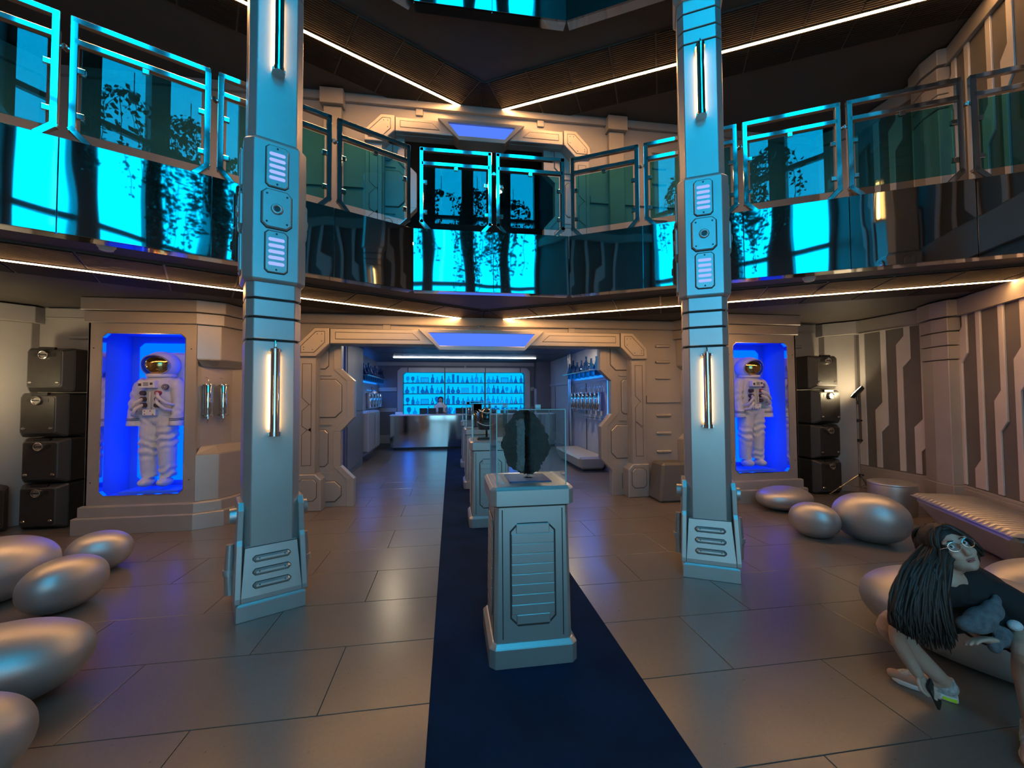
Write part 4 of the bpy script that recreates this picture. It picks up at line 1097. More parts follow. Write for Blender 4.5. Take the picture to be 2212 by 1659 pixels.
for k in range(mm+1):
    th = math.pi*k/mm
    for i in range(n):
        ph = 2*math.pi*i/n
        d = Vector((math.sin(th)*math.cos(ph), -math.cos(th), math.sin(th)*math.sin(ph)))   # poles point to and from the viewer's side
        q = 1+.10*mnoise.noise(d*3.4+Vector((0, 5, 0)))+.07*mnoise.noise(d*8.0)+.05*mnoise.noise(d*17)
        r = rad(math.atan2(d.z, d.x))
        e = math.sqrt(max(0, 1-d.y*d.y))
        p = Vector((r*d.x*q, .115*d.y*q*(.9+.25*mnoise.noise(d*2)), r*d.z*q))
        if d.y < .1 and -.075 < p.x < -.012 and -.19 < p.z < .17:
            pl_ = -.078+.25*(p.x+.05); p.y = max(p.y, pl_) if d.y < 0 else p.y
            if d.y < 0: cut.add(len(V))
        V.append((p.x+rx, p.y+ry, p.z+rz))
fk, fc = [], []
for k in range(mm):
    for i in range(n):
        q = (k*n+i, k*n+(i+1) % n, (k+1)*n+(i+1) % n, (k+1)*n+i)
        (fc if all(j in cut for j in q) else fk).append(q)
mbk.add(V, fk); obj('rock_crust', mbk, 'rock', t, smooth=60)
mbc.add(V, fc); obj('pale_face', mbc, 'rock_pale', t, label='flat pale grey face')
m = MB(); m.cyl((rx+.02, ry, ZP), (rx+.02, ry, ZP+.09), .009, n=12); m.cyl((rx+.02, ry, ZP), (rx+.02, ry, ZP+.008), .03, n=16); obj('steel_pin', m, 'steel', t, smooth=30)
m = MB(); m.plate(rect(rx-.13, rx+.15, ry-.13, ry+.13), ZP, ZP+.008, .003); tag(obj('base_plate', m, pmat('blue_plate', (.06, .09, .22), .25)), 'dark blue glossy plate under the rock', 'plate')
m = MB(); m.box(rx-.20, rx-.165, ry-.16, ry+.12, ZP, ZP+.004); tag(obj('caption_card', m, 'paper'), 'narrow pale card lying beside the rock in its case', 'card')
# helmet on the second pedestal
hx, hy, hz = -.02, 5.51, ZP+.285
t = thing('helmet', 'black racing-style helmet with white trim line on the second pedestal', 'helmet', (hx, hy, ZP))
m = MB(); m.ell((hx, hy, hz), (.125, .15, .135), 28, 18); m.lathe([(.105, -.155), (.118, -.12), (.12, -.06)], 28, (hx, hy+.01, hz), 1, 1.15); obj('shell', m, pmat('helmet_black', (.02, .022, .03), .12, 0, coat=1.0), t, smooth=50)
m = MB(); m.ell((hx, hy-.018, hz+.005), (.118, .142, .085), 28, 14); obj('visor', m, pmat('dark_visor', (.005, .006, .012), .03, 0, coat=1.0), t, smooth=True)
for zz, rr in ((-.075, .1195), (.088, .103)):
    m = MB(); pts = [(hx+rr*1.02*math.cos(a), hy-.01+rr*1.22*math.sin(a), hz+zz+.02*math.cos(2*a)) for a in [2*math.pi*k/36 for k in range(37)]]
    m.tube(pts, .005, 6, caps=False); obj('trim_line', m, 'white', t, smooth=True)
m = MB(); m.lathe([(.05, 0), (.05, .012), (.014, .02), (.014, .15)], 20, (hx, hy+.02, ZP)); obj('stand', m, 'black', t, smooth=40)
m = MB(); m.plate(octo(hx-.13, hx+.13, hy-.12, hy+.12, .03), ZP, ZP+.03, .01); tag(obj('black_stand_base', m, 'black'), 'flat black base under the helmet stand', 'mat')  # black base of the helmet stand
for i, (px, py) in enumerate(PED[2:]):
    tt = thing('instrument_model', ['small silver probe model in the third glass case', 'small silver probe model in the farthest glass case'][i], 'model', (px, py, ZP))
    m = MB(); m.lathe([(.05, 0), (.05, .01), (.008, .02), (.008, .12)], 16, (px-.05, py, ZP)); obj('stand', m, 'black', tt, smooth=40)
    m = MB(); m.lathe([(.02, .12), (.06, .15), (.07, .22), (.05, .29), (.01, .32)], 20, (px-.05, py, ZP)); obj('body', m, 'steel', tt, smooth=40)
    m = MB(); m.torus((px-.05, py, ZP+.21), (.3, 0, 1), .10, .006, 24, 6); obj('hoop', m, 'chrome', tt, smooth=True)

# ------------------------------------------------------------------ smoke detectors, security dome, tube light
for x, y, z, l in ((-3.32, 3.84, ZC+.02, 'white smoke detector under the left balcony'), (3.36, 3.92, ZC+.02, 'white smoke detector under the right balcony')):
    t = thing('smoke_detector', l, 'detector', (x, y, z))
    m = MB(); m.lathe([(.062, 0), (.062, -.015), (.05, -.03)], 24, (x, y, z)); obj('base', m, 'white', t, smooth=40)
    m = MB(); m.lathe([(.05, -.03), (.045, -.045), (.02, -.052)], 24, (x, y, z)); obj('sensor', m, 'white', t, smooth=40)
t = thing('tube_light', 'short cool white tube light under the upper ceiling at the top right', 'light', (*PB(4.35, 1.0), ZU))
ax, ay = PB(4.35, .55); bx, by = PB(4.35, 1.6)
ax, ay, bx, by = 3.85, 3.55, 4.05, 3.10
m = MB(); m.prism([(ax-.05, ay), (ax+.05, ay), (bx+.05, by), (bx-.05, by)], ZU-.03, ZU+.02); obj('housing', m, 'white', t)
m = MB(); m.cyl((ax, ay-.02, ZU-.045), (bx, by+.02, ZU-.045), .016, n=10); obj('tube', m, emat('cool_tube', (.8, .85, 1), 3.0), t)
# ------------------------------------------------------------------ bar room beyond the doorway
M['undershelf'] = emat('blue_undershelf', (0.0, 0.20, 1.0), 50.0)
M['dot_bar'] = emat('bar_downlight', (1.0, 0.80, 0.55), 600.0)
M['bar_wall'] = pmat('bar_wall_paint', (0.13, 0.13, 0.145), 0.5, 0.2, var=.05, vscale=3)
M['bar_blue'] = pmat('side_wall_paint', (0.42, 0.43, 0.46), 0.5, 0.1, var=.04, vscale=3)
BW = 2.95; YB = 14.5; BZ = 2.88
for sd, nm in ((-1, 'left'), (1, 'right')):
    mb = MB(); mb.box(*sorted((BW*sd, (BW+.12)*sd)), YW+.15, 15.1, 0, BZ+.1); w = struct('wall_bar_'+nm, mb, 'bar_blue')
    F = (lambda sd: (lambda u, v, w: (BW*sd-w*sd, u, v)))(sd)
    for z0, z1 in ((2.02, 2.10), (1.10, 1.22), (.16, .22)):
        m = MB(); m.box(7.0, 14.4, z0, z1, 0, .03, F); obj('rail', m, 'bar_blue', w, bevel=.003)
    for y in (8.6, 10.2, 11.8, 13.4):
        m = MB(); m.box(y-.02, y+.02, .22, 1.10, 0, .008, F); m.box(y-.02, y+.02, 1.22, 2.0, 0, .008, F); obj('seam', m, 'groove', w)
mb = MB(); mb.box(-BW-.1, BW+.1, YW+.15, 15.1, BZ, BZ+.1); cb = struct('ceiling_bar', mb, pmat('bar_ceiling', (.10, .11, .13), .5))
for y in (8.2, 9.6, 11.0):
    for x in (-1.9, -.65, .65, 1.9):
        m = MB(); m.ring(rect(x-.55, x+.55, y-.55, y+.55), rect(x-.535, x+.535, y-.535, y+.535), BZ-.006, BZ); obj('ceiling_frame', m, 'strip', cb)
# back wall with the lit shelf opening
ox, oi = 2.3, 2.12
mb = MB(); F = frame((0, YB, 0), (1, 0, 0), out=(0, -1, 0))
mb.ring(octo(-3.0, 3.0, 0, BZ, .001), octo(-oi, oi, 1.0, 2.53, .07), -.08, 0, F); wb = struct('wall_bar_back', mb, 'bar_wall')
m = MB(); m.ring(octo(-ox, ox, .9, 2.69, .12), octo(-oi, oi, 1.0, 2.53, .07), 0, .04, F); obj('shelf_surround', m, 'paint', wb, bevel=.004)
for x in (-1.95, -.705, .705, 1.95):
    m = MB(); m.box(x-.012, x+.012, 2.535, 2.69, .0405, .043, F); obj('groove', m, 'groove', wb)
for x0, x1 in ((-2.95, -2.32), (2.32, 2.95)):
    for z in (1.88, 1.18): 
        m = MB(); m.box(x0, x1, z, z+.13, 0, .03, F); obj('band', m, 'paint_wall', wb, bevel=.003)
    m = MB(); m.box(x0, x1, .12, .40, 0, .05, F); obj('skirting', m, 'paint_wall', wb, bevel=.003)
m = MB(); m.box(-2.95, 2.95, 2.76, BZ, 0, .05, F); m.box(-.03, .03, 2.70, 2.77, 0, .055, F); obj('beam', m, 'paint_wall', wb)
t = thing('bar_shelf', 'three-bay wall shelf glowing cyan behind the bar', 'shelf', (0, YB+.2, 1.0))
m = MB(); m.prism(octo(-oi, oi, .95, 2.56, .07), -.34, -.33, F); obj('backlight', m, 'bar', t, label='glowing cyan back panel')
m = MB(); m.ring(octo(-oi-.02, oi+.02, .98, 2.55, .07), octo(-oi, oi, 1.0, 2.53, .07), -.33, -.05, F); obj('surround', m, 'bar_wall', t)
SH = [2.175, 1.805, 1.425, 1.06]
for z in SH:
    m = MB(); m.box(-oi, oi, z-.028, z, -.31, -.06, F); obj('board', m, pmat('shelf_board', (.02, .16, .28), .3), t)
for x in (-.705, .705):
    m = MB(); m.box(x-.02, x+.02, 1.0, 2.53, -.31, -.05, F); obj('divider', m, 'bar_wall', t)
# glassware, one of each kind then copies
def gprof(kind):
    if kind == 0: return [(.055, 0), (.065, .008), (.06, .03), (.022, .14), (.018, .155), (.018, .21), (.026, .22)]
    if kind == 1: return [(.03, 0), (.058, .02), (.07, .06), (.058, .10), (.022, .135), (.018, .20), (.024, .21)]
    if kind == 2: return [(.033, 0), (.036, .01), (.036, .24), (.042, .25)]
    if kind == 3: return [(.05, 0), (.055, .01), (.055, .12), (.05, .15), (.02, .18), (.018, .26), (.024, .265)]
    if kind == 4: return [(.045, 0), (.045, .015), (.012, .03), (.012, .06), (.05, .10), (.065, .16), (.05, .21), (.03, .225)]
GK = ['conical_flask', 'round_flask', 'measuring_cylinder', 'glass_bottle', 'glass_goblet']
GL = ['conical glass flask', 'round-bellied glass flask', 'tall measuring cylinder', 'long-necked glass bottle', 'footed glass goblet']
gsrc = {}
def glassware(kind, x, y, z, s, label, group, dark=False):
    key = (kind, dark)
    if key not in gsrc:
        m = MB(); m.lathe(gprof(kind), 14); o = obj(GK[kind], m, 'flask_dark' if dark else 'flask', smooth=50); gsrc[key] = o
    else:
        o = gsrc[key].copy(); COL.objects.link(o)
    o.location = (x, y, z); o.scale = (s, s, s); tag(o, label, 'glassware', group)
rsrc = [None]
def tube_rack(x, y, z, label):
    if rsrc[0]:
        c = copy_tree(rsrc[0]); c.location = (x, y, z); c['label'] = label; return
    t = thing('tube_rack', label, 'tube rack', (x, y, z), 0, 'racks of test tubes on the bar shelf', local=True)
    for i in range(6):
        m = MB(); m.cyl((-.11+i*.044, 0, .01), (-.11+i*.044, 0, .20), .014, n=8); obj('test_tube', m, 'flask', t, local=True)
    m = MB(); m.box(-.135, .135, -.03, .03, 0, .012); m.box(-.135, .135, -.03, .03, .16, .172); m.box(-.135, -.125, -.03, .03, 0, .18); m.box(.125, .135, -.03, .03, 0, .18); obj('rack', m, 'flask_dark', t, local=True)
    rsrc[0] = t
rn = ['top', 'second', 'third', 'lowest']; bn = ['left', 'middle', 'right']
random.seed(11)
ORD = ['first', 'second', 'third', 'fourth', 'fifth', 'sixth', 'seventh', 'eighth', 'ninth', 'tenth']
for r_, z in enumerate(SH):
    for b_ in range(3):
        x0 = (-2.06, -.66, .75)[b_]; n = 8 if r_ < 3 else 6
        rack = random.choice((2, 3, 4)) if (r_, b_) in ((0, 0), (0, 2), (1, 1), (2, 0)) else -9
        for i in range(n):
            x = x0+(i+.5)*1.33/n
            if i == rack: tube_rack(x+.08, YB+.17, z, 'rack of test tubes on the %s shelf, %s bay' % (rn[r_], bn[b_])); continue
            if i == rack+1: continue
            k = random.choice((0, 0, 1, 1, 2, 3, 3, 4))
            glassware(k, x+random.uniform(-.02, .02), YB+random.uniform(.13, .21), z, random.uniform(.95, 1.22), '%s on the %s lit shelf, %s bay, %s from the bay\'s left' % (GL[k], rn[r_], bn[b_], ORD[i]), 'glassware on the lit bar shelf', random.random() < .45)
# mirror-fronted counter
t = thing('bar_counter', 'long mirror-fronted bar counter in front of the lit shelf', 'counter', (.3, 13.65, 0))
m = MB(); m.box(-2.36, 2.93, 13.42, 13.9, .09, 1.08); obj('body', m, 'bar_wall', t)
m = MB(); m.box(-2.38, 2.93, 13.40, 13.42, .09, 1.085); obj('mirror_front', m, 'mirror_flat', t)
m = MB(); m.box(-2.30, 2.93, 13.46, 13.9, 0, .09); obj('toe_kick', m, 'black', t)
m = MB(); m.box(-2.40, 2.94, 13.38, 13.92, 1.085, 1.115); obj('top', m, 'white', t, bevel=.003)
def monitor(x, w, label):
    t = thing('monitor', label, 'monitor', (x, 13.75, 1.115), 0, 'screens on the bar counter')
    m = MB(); m.box(x-w/2, x+w/2, 13.66, 13.69, 1.125, 1.315); obj('screen_back', m, 'black', t, bevel=.004)
    m = MB(); m.box(x-.015, x+.015, 13.69, 13.71, 1.115, 1.22); m.box(x-.07, x+.07, 13.63, 13.75, 1.115, 1.12); obj('stand', m, 'steel', t)
monitor(-1.375, .25, 'black monitor on the bar counter, left of the barmaid')
monitor(-1.10, .25, 'black monitor on the bar counter, directly beside the barmaid')
monitor(-.14, .40, 'wide black monitor on the bar counter behind the helmet')
monitor(1.54, .30, 'small black monitor near the right end of the bar counter')
m = MB(); m.box(-2.25, -2.02, 13.55, 13.75, 1.115, 1.20); tag(obj('paper_box', m, 'paper', bevel=.005), 'pale box at the left end of the bar counter', 'box')
m = MB(); m.box(-1.98, -1.75, 13.5, 13.7, 1.115, 1.13); tag(obj('paper_stack', m, 'paper', bevel=.003), 'stack of white papers on the bar counter', 'paper')
for i, x in enumerate((-.62, -.5, .62, .8)): glassware(4, x, 13.6, 1.115, 1.0, 'footed glass goblet standing on the bar counter, %s from the left' % ORD[i], 'goblets on the bar counter')
# white line under the bar ceiling, downlights, blue wall washers behind the door leaves
t = thing('light_line', 'cool white light line under the bar ceiling', 'light', (0, 12.6, BZ), 0)
m = MB(); m.box(-2.2, 2.15, 12.57, 12.63, BZ-.01, BZ); obj('channel', m, 'steel', t)
m = MB(); m.box(-2.18, 2.13, 12.58, 12.62, BZ-.03, BZ-.01); obj('diffuser', m, 'farled', t)
for x, l in ((-1.75, 'left'), (2.2, 'right')):
    t = thing('downlight', 'small recessed downlight in the bar ceiling, %s side' % l, 'light', (x, 9.4, BZ))
    m = MB(); m.lathe([(.06, 0), (.06, -.012), (.045, -.012)], 16, (x, 9.4, BZ)); obj('ring', m, 'white', t)
    m = MB(); m.cyl((x, 9.4, BZ-.0135), (x, 9.4, BZ-.0125), .04, n=14); obj('lamp', m, 'dot_bar', t)
for sd in (-1, 1):
    t = thing('wall_washer', 'vertical blue light bar behind the %s door leaf' % ('left' if sd < 0 else 'right'), 'light', (2.42*sd, 7.3, 1.0))
    m = MB(); m.box(*sorted((2.38*sd, 2.42*sd)), 7.24, 7.30, 1.25, 2.65); obj('housing', m, 'black', t)
    m = MB(); m.box(*sorted((2.385*sd, 2.435*sd)), 7.30, 7.315, 1.27, 2.63); obj('light_strip', m, 'blueled', t)
# dark block added where the side wall is unlit, grey wall cabinet, hanging flasks, cylinders along the side walls
t = thing('unlit_wall_block', 'tall dark block in place of the unlit wall, just inside the bar room on the left', 'unlit_wall_block', (-2.8, 9.85, 0))
m = MB(); m.box(-2.94, -2.66, 9.0, 10.7, 0, BZ); obj('body', m, 'bar_wall', t, bevel=.006)
m = MB(); m.box(-2.655, -2.645, 9.1, 10.6, .12, 1.3); m.box(-2.655, -2.645, 9.1, 10.6, 1.36, 2.8); obj('door', m, 'bar_wall', t, bevel=.004)
t = thing('wall_cabinet', 'grey wall-hung cabinet on the left wall of the bar room', 'cabinet', (-2.75, 11.9, .24))
m = MB(); m.box(-2.94, -2.58, 11.0, 12.7, .24, 1.30); obj('body', m, 'paint_wall', t, bevel=.04)
m = MB(); m.box(-2.575, -2.565, 11.9, 12.6, .3, 1.2); obj('door', m, 'paint_wall', t, bevel=.004)
m = MB(); m.box(-2.70, -2.60, 10.995, 10.985, .3, 1.24); obj('end_plate', m, 'paint', t)
for sd, y0, y1, n in ((-1, 11.0, 14.3, 10), (1, 8.7, 11.2, 7)):
    w = 'left' if sd < 0 else 'right'
    t = thing('flask_rack', 'dark shelf high on the %s wall of the bar room carrying flasks' % w, 'shelf', (2.75*sd, (y0+y1)/2, 2.25), 0)
    m = MB(); m.box(*sorted((2.94*sd, 2.60*sd)), y0, y1, 2.24, 2.265); obj('board', m, 'steel', t, bevel=.003)
    for i in range(n):
        m = MB(); y = y0+(i+.5)*(y1-y0)/n; m.box(*sorted((2.94*sd, 2.70*sd)), y-.01, y+.01, 2.14, 2.24); obj('bracket', m, 'black', t)
    m = MB(); m.box(*sorted((2.945*sd, 2.925*sd)), y0+.05, y1-.05, 2.215, 2.235); obj('under_light', m, 'undershelf', t)
    for i in range(n):
        y = y0+(i+.5)*(y1-y0)/n
        k = (0, 1, 3)[i % 3]
        glassware(k, 2.75*sd, y, 2.265, 1.35, '%s on the high %s shelf of the bar room, %s from the doorway' % (GL[k], w, ORD[i]), 'flasks on the high side shelves', True)
for i in range(4): gas_tank((-2.84, 12.6+i*.5), .10, 1.36, 1.80, 'chrome cylinder on the left wall of the bar room, %s from the doorway' % ORD[i], 'chrome cylinders on the left bar wall', tubes=False)
for i in range(7): gas_tank((2.84, 9.05+i*.31), .09, 1.33, 1.76, 'chrome cylinder on the blue-lit right wall of the bar room, %s from the doorway' % ORD[i], 'chrome cylinders on the right bar wall', tubes=False)
for sd, a, b in ((1, 8.85, 11.1), (-1, 12.4, 14.3)):
    m = MB(); F = (lambda sd: (lambda u, v, w: (BW*sd-w*sd, u, v)))(sd)
    n = 14
    for i in range(n):
        y = a+(b-a)*i/(n-1); m.tube([F(y, 1.77, .08), F(y+.03, 1.86, .07), F(y+.1, 1.90, .03), F(y+.13, 1.91, .0)], .006, 5)
        m.tube([F(y, 1.33, .08), F(y+.03, 1.25, .07), F(y+.1, 1.21, .03), F(y+.13, 1.2, 0)], .006, 5)
    m.tube([F(a, 1.15, .06), F(b, 1.15, .06)], .008, 6)
    tag(obj('pipework', m, 'steel'), 'thin steel pipes above and below the cylinders on the %s bar wall' % ('right' if sd > 0 else 'left'), 'pipes')
m = MB(); m.cyl((2.86, 11.35, 0), (2.86, 11.35, BZ), .06, n=16); tag(obj('steel_post', m, 'steel', smooth=30), 'slim steel post on the right side of the bar room', 'post')
mb = MB(); mb.box(2.45, 2.95, 14.0, 14.5, 0, BZ); struct('wall_bar_pier', mb, 'bar_wall')
m = MB(); m.box(2.38, 2.45, 14.05, 14.4, .9, 1.95); tag(obj('steel_cladding', m, 'steel'), 'brushed steel panel on the pier right of the lit shelf', 'panel')
t = thing('lounge_bench', 'cream upholstered bench against the right wall inside the bar room', 'bench', (2.58, 9.75, 0))
m = MB(); m.loft(rect(2.36, 2.90, 8.85, 10.75), .03, rect(2.27, 2.92, 8.72, 10.85), .33); obj('body', m, pmat('cream_leather', (.50, .44, .34), .4, .2), t, bevel=.05)
m = MB(); m.box(2.42, 2.88, 8.92, 10.7, 0, .03); obj('plinth', m, 'black', t)
# ------------------------------------------------------------------ seated woman
M['skin'] = pmat('skin', (0.50, 0.315, 0.235), 0.5, 0, var=.06, vscale=14)
M['lips'] = pmat('lips', (0.36, 0.13, 0.12), 0.4)
M['tee'] = pmat('black_tee', (0.010, 0.010, 0.012), 0.85, 0, bump=.25, bscale=35)
M['hair'] = pmat('dark_hair', (0.018, 0.0105, 0.007), 0.55, 0, var=.3, vscale=40)
M['eye_white'] = pmat('eye_white', (.75, .74, .72), .25)
M['iris'] = pmat('iris', (.03, .018, .012), .15)
M['shoe'] = pmat('shoe_mesh', (.42, .43, .43), .6, 0, var=.35, vscale=60)
M['sole'] = pmat('shoe_sole', (.72, .72, .70), .6)
M['neon'] = pmat('neon_accent', (.55, .85, .05), .5)
M['plush'] = pmat('grey_plush', (.12, .135, .15), .95, 0, var=.25, vscale=40, bump=.6, bscale=160)
M['plush_w'] = pmat('white_plush', (.62, .66, .68), .95, 0, bump=.5, bscale=160)
M['lens'] = glassmat('spectacle_lens', (.93, .97, .97), 3.0)

def limb(mb, pts, rads, n=14):
    """tapered limb through joints, smoothed"""
    P = [Vector(p) for p in pts]; out, rr = [], []
    for i in range(len(P)-1):
        for k in range(6):
            t = k/6; p0 = P[max(i-1, 0)]; p1 = P[i]; p2 = P[i+1]; p3 = P[min(i+2, len(P)-1)]
            q = .5*((2*p1)+(p2-p0)*t+(2*p0-5*p1+4*p2-p3)*t*t+(3*p1-p0-3*p2+p3)*t**3)
            out.append(q); rr.append(rads[i]*(1-t)+rads[i+1]*t)
    out.append(P[-1]); rr.append(rads[-1])
    mb.tube(out, rr, n); mb.ell(out[0], (rr[0],)*3, 10, 8); mb.ell(out[-1], (rr[-1],)*3, 10, 8)

def hand(mb, wrist, palm_dir, finger_dir_bend, normal, scale=1.0, curl=.6):
    """palm, four unequal bent fingers, thumb from the side of the palm"""
    w = Vector(wrist); d = Vector(palm_dir).normalized(); nrm = Vector(normal); nrm = (nrm-d*nrm.dot(d)).normalized(); sdv = d.cross(nrm)
    s = scale
    rot = Matrix((sdv, d, nrm)).transposed()
    mb.ell(w+d*.045*s, (.036*s, .052*s, .016*s), 14, 10, rot)
    for k, (off, L) in enumerate(((-.027, .070), (-.009, .080), (.010, .076), (.027, .060))):
        b = w+d*.085*s+sdv*off*s
        p = [b-d*.02*s]; dd = d.copy()
        for q, f in enumerate((.45, .32, .23)):
            dd = (dd-nrm*curl*(.5+.35*q)).normalized(); p.append(p[-1]+dd*L*f*s*(1.25 if q == 0 else 1))
        mb.tube(p, [.0095*s, .009*s, .008*s, .0065*s], 8); mb.ell(p[-1], (.0065*s,)*3, 8, 6)
    b = w+d*.02*s-sdv*.030*s
    t1 = b+(d*.6-sdv*.75-nrm*.25).normalized()*.038*s; t2 = t1+(d*.8-sdv*.15-nrm*.6).normalized()*.032*s
    mb.tube([b, t1, t2], [.012*s, .0105*s, .008*s], 8); mb.ell(t2, (.008*s,)*3, 8, 6)

W = thing('person', 'seated person with long dark hair, glasses and black t-shirt, leaning over a silver pebble', 'person', (2.42, 1.95, 0))
HC = Vector((2.035, 1.785, .862))                       # head centre
hf = Vector((-.40, -.79, .40)).normalized()             # facing
hu = (Vector((-.34, .12, .93))); hu = (hu-hf*hu.dot(hf)).normalized()
hr = hf.cross(hu)                                       # image right = her left is -hr ... keep right-handed
HM = Matrix((hr, hf, hu)).transposed()
def hd(x, y, z): return HC+hr*x+hf*y+hu*z
body = MB()
neck = Vector((2.015, 1.80, .705)); hipc = Vector((2.44, 1.93, .47))
shR, shL = Vector((1.862, 1.842, .598)), Vector((2.245, 1.725, .640))
# head: skull, face, jaw, nose, ears
body.ell(hd(0, -.012, .022), (.076, .096, .092), 24, 16, HM)
body.ell(hd(0, .022, -.025), (.068, .068, .082), 22, 14, HM)
body.ell(hd(0, .028, -.070), (.054, .052, .040), 18, 12, HM)
body.ell(hd(0, .055, -.090), (.026, .026, .020), 16, 10, HM)
body.tube([hd(0, .086, .018), hd(0, .100, -.012), hd(0, .108, -.030)], [.008, .011, .0135], 10); body.ell(hd(0, .103, -.033), (.016, .013, .011), 12, 8, HM)
for s in (1, -1):
    body.ell(hd(.077*s, -.012, -.008), (.010, .020, .030), 12, 8, HM)
    body.ell(hd(.033*s, .070, -.028), (.024, .018, .022), 12, 8, HM)
    body.ell(hd(.030*s, .076, .034), (.030, .012, .010), 12, 8, HM)
limb(body, [hd(0, -.02, -.06), neck.lerp(HC, .25), neck], [.050, .046, .052])
# trunk under the shirt
limb(body, [neck, neck.lerp(hipc, .3), neck.lerp(hipc, .65), hipc], [.07, .115, .12, .14], 18)
limb(body, [shR, neck+Vector((0, 0, -.045)), shL], [.05, .06, .05])
# her right arm reaching down, hand round the phone
elR, wrR = Vector((1.800, 1.865, .395)), Vector((1.905, 1.862, .205))
limb(body, [shR, shR.lerp(elR, .5)+Vector((-.012, 0, 0)), elR, elR.lerp(wrR, .5)+Vector((-.006, 0, 0)), wrR], [.048, .042, .036, .034, .025])
hand(body, wrR, (.55, .0, -.80), None, (-.3, .9, -.2), 1.0, .45)
# her left arm across the lap
elL, wrL = Vector((2.375, 1.600, .478)), Vector((2.105, 1.655, .468))
limb(body, [shL, shL.lerp(elL, .5), elL, elL.lerp(wrL, .5)+Vector((0, 0, -.006)), wrL], [.048, .043, .036, .034, .025])
hand(body, wrL, (-.92, .22, .06), None, (-.1, -.4, -.9), 1.0, -.35)
# legs
hR, kR, aR = Vector((2.38, 1.99, .43)), Vector((1.865, 1.955, .405)), Vector((2.150, 1.925, .10))
hL, kL, aL = Vector((2.46, 1.84, .43)), Vector((2.150, 1.575, .465)), Vector((2.205, 1.600, .10))
limb(body, [hR, hR.lerp(kR, .5), kR, kR.lerp(aR, .35)+Vector((.0, .02, -.01)), aR], [.088, .078, .056, .055, .034], 18)
limb(body, [hL, hL.lerp(kL, .5), kL, kL.lerp(aL, .35)+Vector((.015, .015, 0)), aL], [.088, .078, .056, .055, .034], 18)
tR, tL = Vector((2.045, 2.105, .035)), Vector((2.02, 1.515, .035))
limb(body, [aR, aR.lerp(tR, .5)+Vector((0, 0, -.02)), tR], [.036, .034, .024])
limb(body, [aL, aL.lerp(tL, .5)+Vector((0, 0, -.02)), tL], [.036, .034, .024])
bo = voxel(obj('body', body, 'skin', W, smooth=True), .0052, 3)
# face details
for s in (1, -1):
    m = MB(); m.ell(hd(.031*s, .0735, .010), (.0135, .0125, .0105), 14, 10, HM); ey = obj('eye', m, 'eye_white', W, smooth=True)
    m = MB(); m.ell(hd(.031*s+.003, .0815, .012), (.0062, .0052, .0062), 12, 8, HM); obj('iris', m, 'iris', ey, smooth=True)
    m = MB(); m.tube([hd(.013*s, .089, .034), hd(.032*s, .0885, .038), hd(.052*s, .075, .028)], [.0022, .0030, .0014], 6); obj('eyebrow', m, 'hair', W, smooth=True)
m = MB(); m.ell(hd(0, .0865, -.058), (.021, .0095, .0042), 14, 8, HM); m.ell(hd(0, .0855, -.066), (.017, .0095, .0050), 14, 8, HM); obj('mouth', m, 'lips', W, smooth=True)
gl = MB()
for s in (1, -1):
    c = hd(.032*s, .104, .010)
    pts = [c+hr*.026*math.cos(a)+hu*.021*math.sin(a)-hf*.006*abs(math.cos(a))*(1 if s*math.cos(a) > 0 else 0) for a in [2*math.pi*k/20 for k in range(21)]]
    gl.tube(pts, .0016, 5, caps=False); gl.tube([hd(.058*s, .100, .014), hd(.079*s, .05, .014), hd(.082*s, -.02, .008)], .0016, 5)
gl.tube([hd(-.007, .105, .014), hd(0, .108, .017), hd(.007, .105, .014)], .0016, 5)
g = obj('glasses', gl, 'steel', W, label='thin metal-framed round glasses')
for s in (1, -1):
    c = hd(.032*s, .104, .010); m = MB(); n = 18
    m.add([c]+[c+hr*.0255*math.cos(2*math.pi*k/n)+hu*.0205*math.sin(2*math.pi*k/n) for k in range(n)], [(0, 1+k, 1+(k+1) % n) for k in range(n)]); obj('lens', m, 'lens', g)
# t-shirt and shorts
te = MB()
limb(te, [neck+Vector((.015, .0, -.045)), neck.lerp(hipc, .25), neck.lerp(hipc, .6)+Vector((0, -.02, 0)), hipc+Vector((.02, -.02, -.03))], [.085, .145, .162, .175], 20)
limb(te, [shR+Vector((.02, 0, 0)), neck+Vector((.01, .01, -.06)), shL], [.066, .082, .068])
limb(te, [shL+Vector((-.02, .01, 0)), shL.lerp(elL, .35), shL.lerp(elL, .80)], [.078, .080, .078], 16)
limb(te, [shR+Vector((.02, 0, 0)), shR.lerp(elR, .35), shR.lerp(elR, .62)], [.070, .068, .064], 16)
te.ell(Vector((2.23, 1.775, .50)), (.17, .12, .11), 16, 10)
voxel(obj('t_shirt', te, 'tee', W, smooth=True), .009, 4)
sh = MB()
limb(sh, [hR+Vector((.06, 0, .0)), hR.lerp(kR, .22), hR.lerp(kR, .42)], [.115, .108, .098], 16)
limb(sh, [hL+Vector((.06, .05, .0)), hL.lerp(kL, .25), hL.lerp(kL, .5)], [.115, .106, .096], 16); sh.ell(hipc+Vector((.03, .0, -.02)), (.17, .15, .11), 16, 10)
voxel(obj('shorts', sh, 'tee', W, smooth=True), .010, 4)
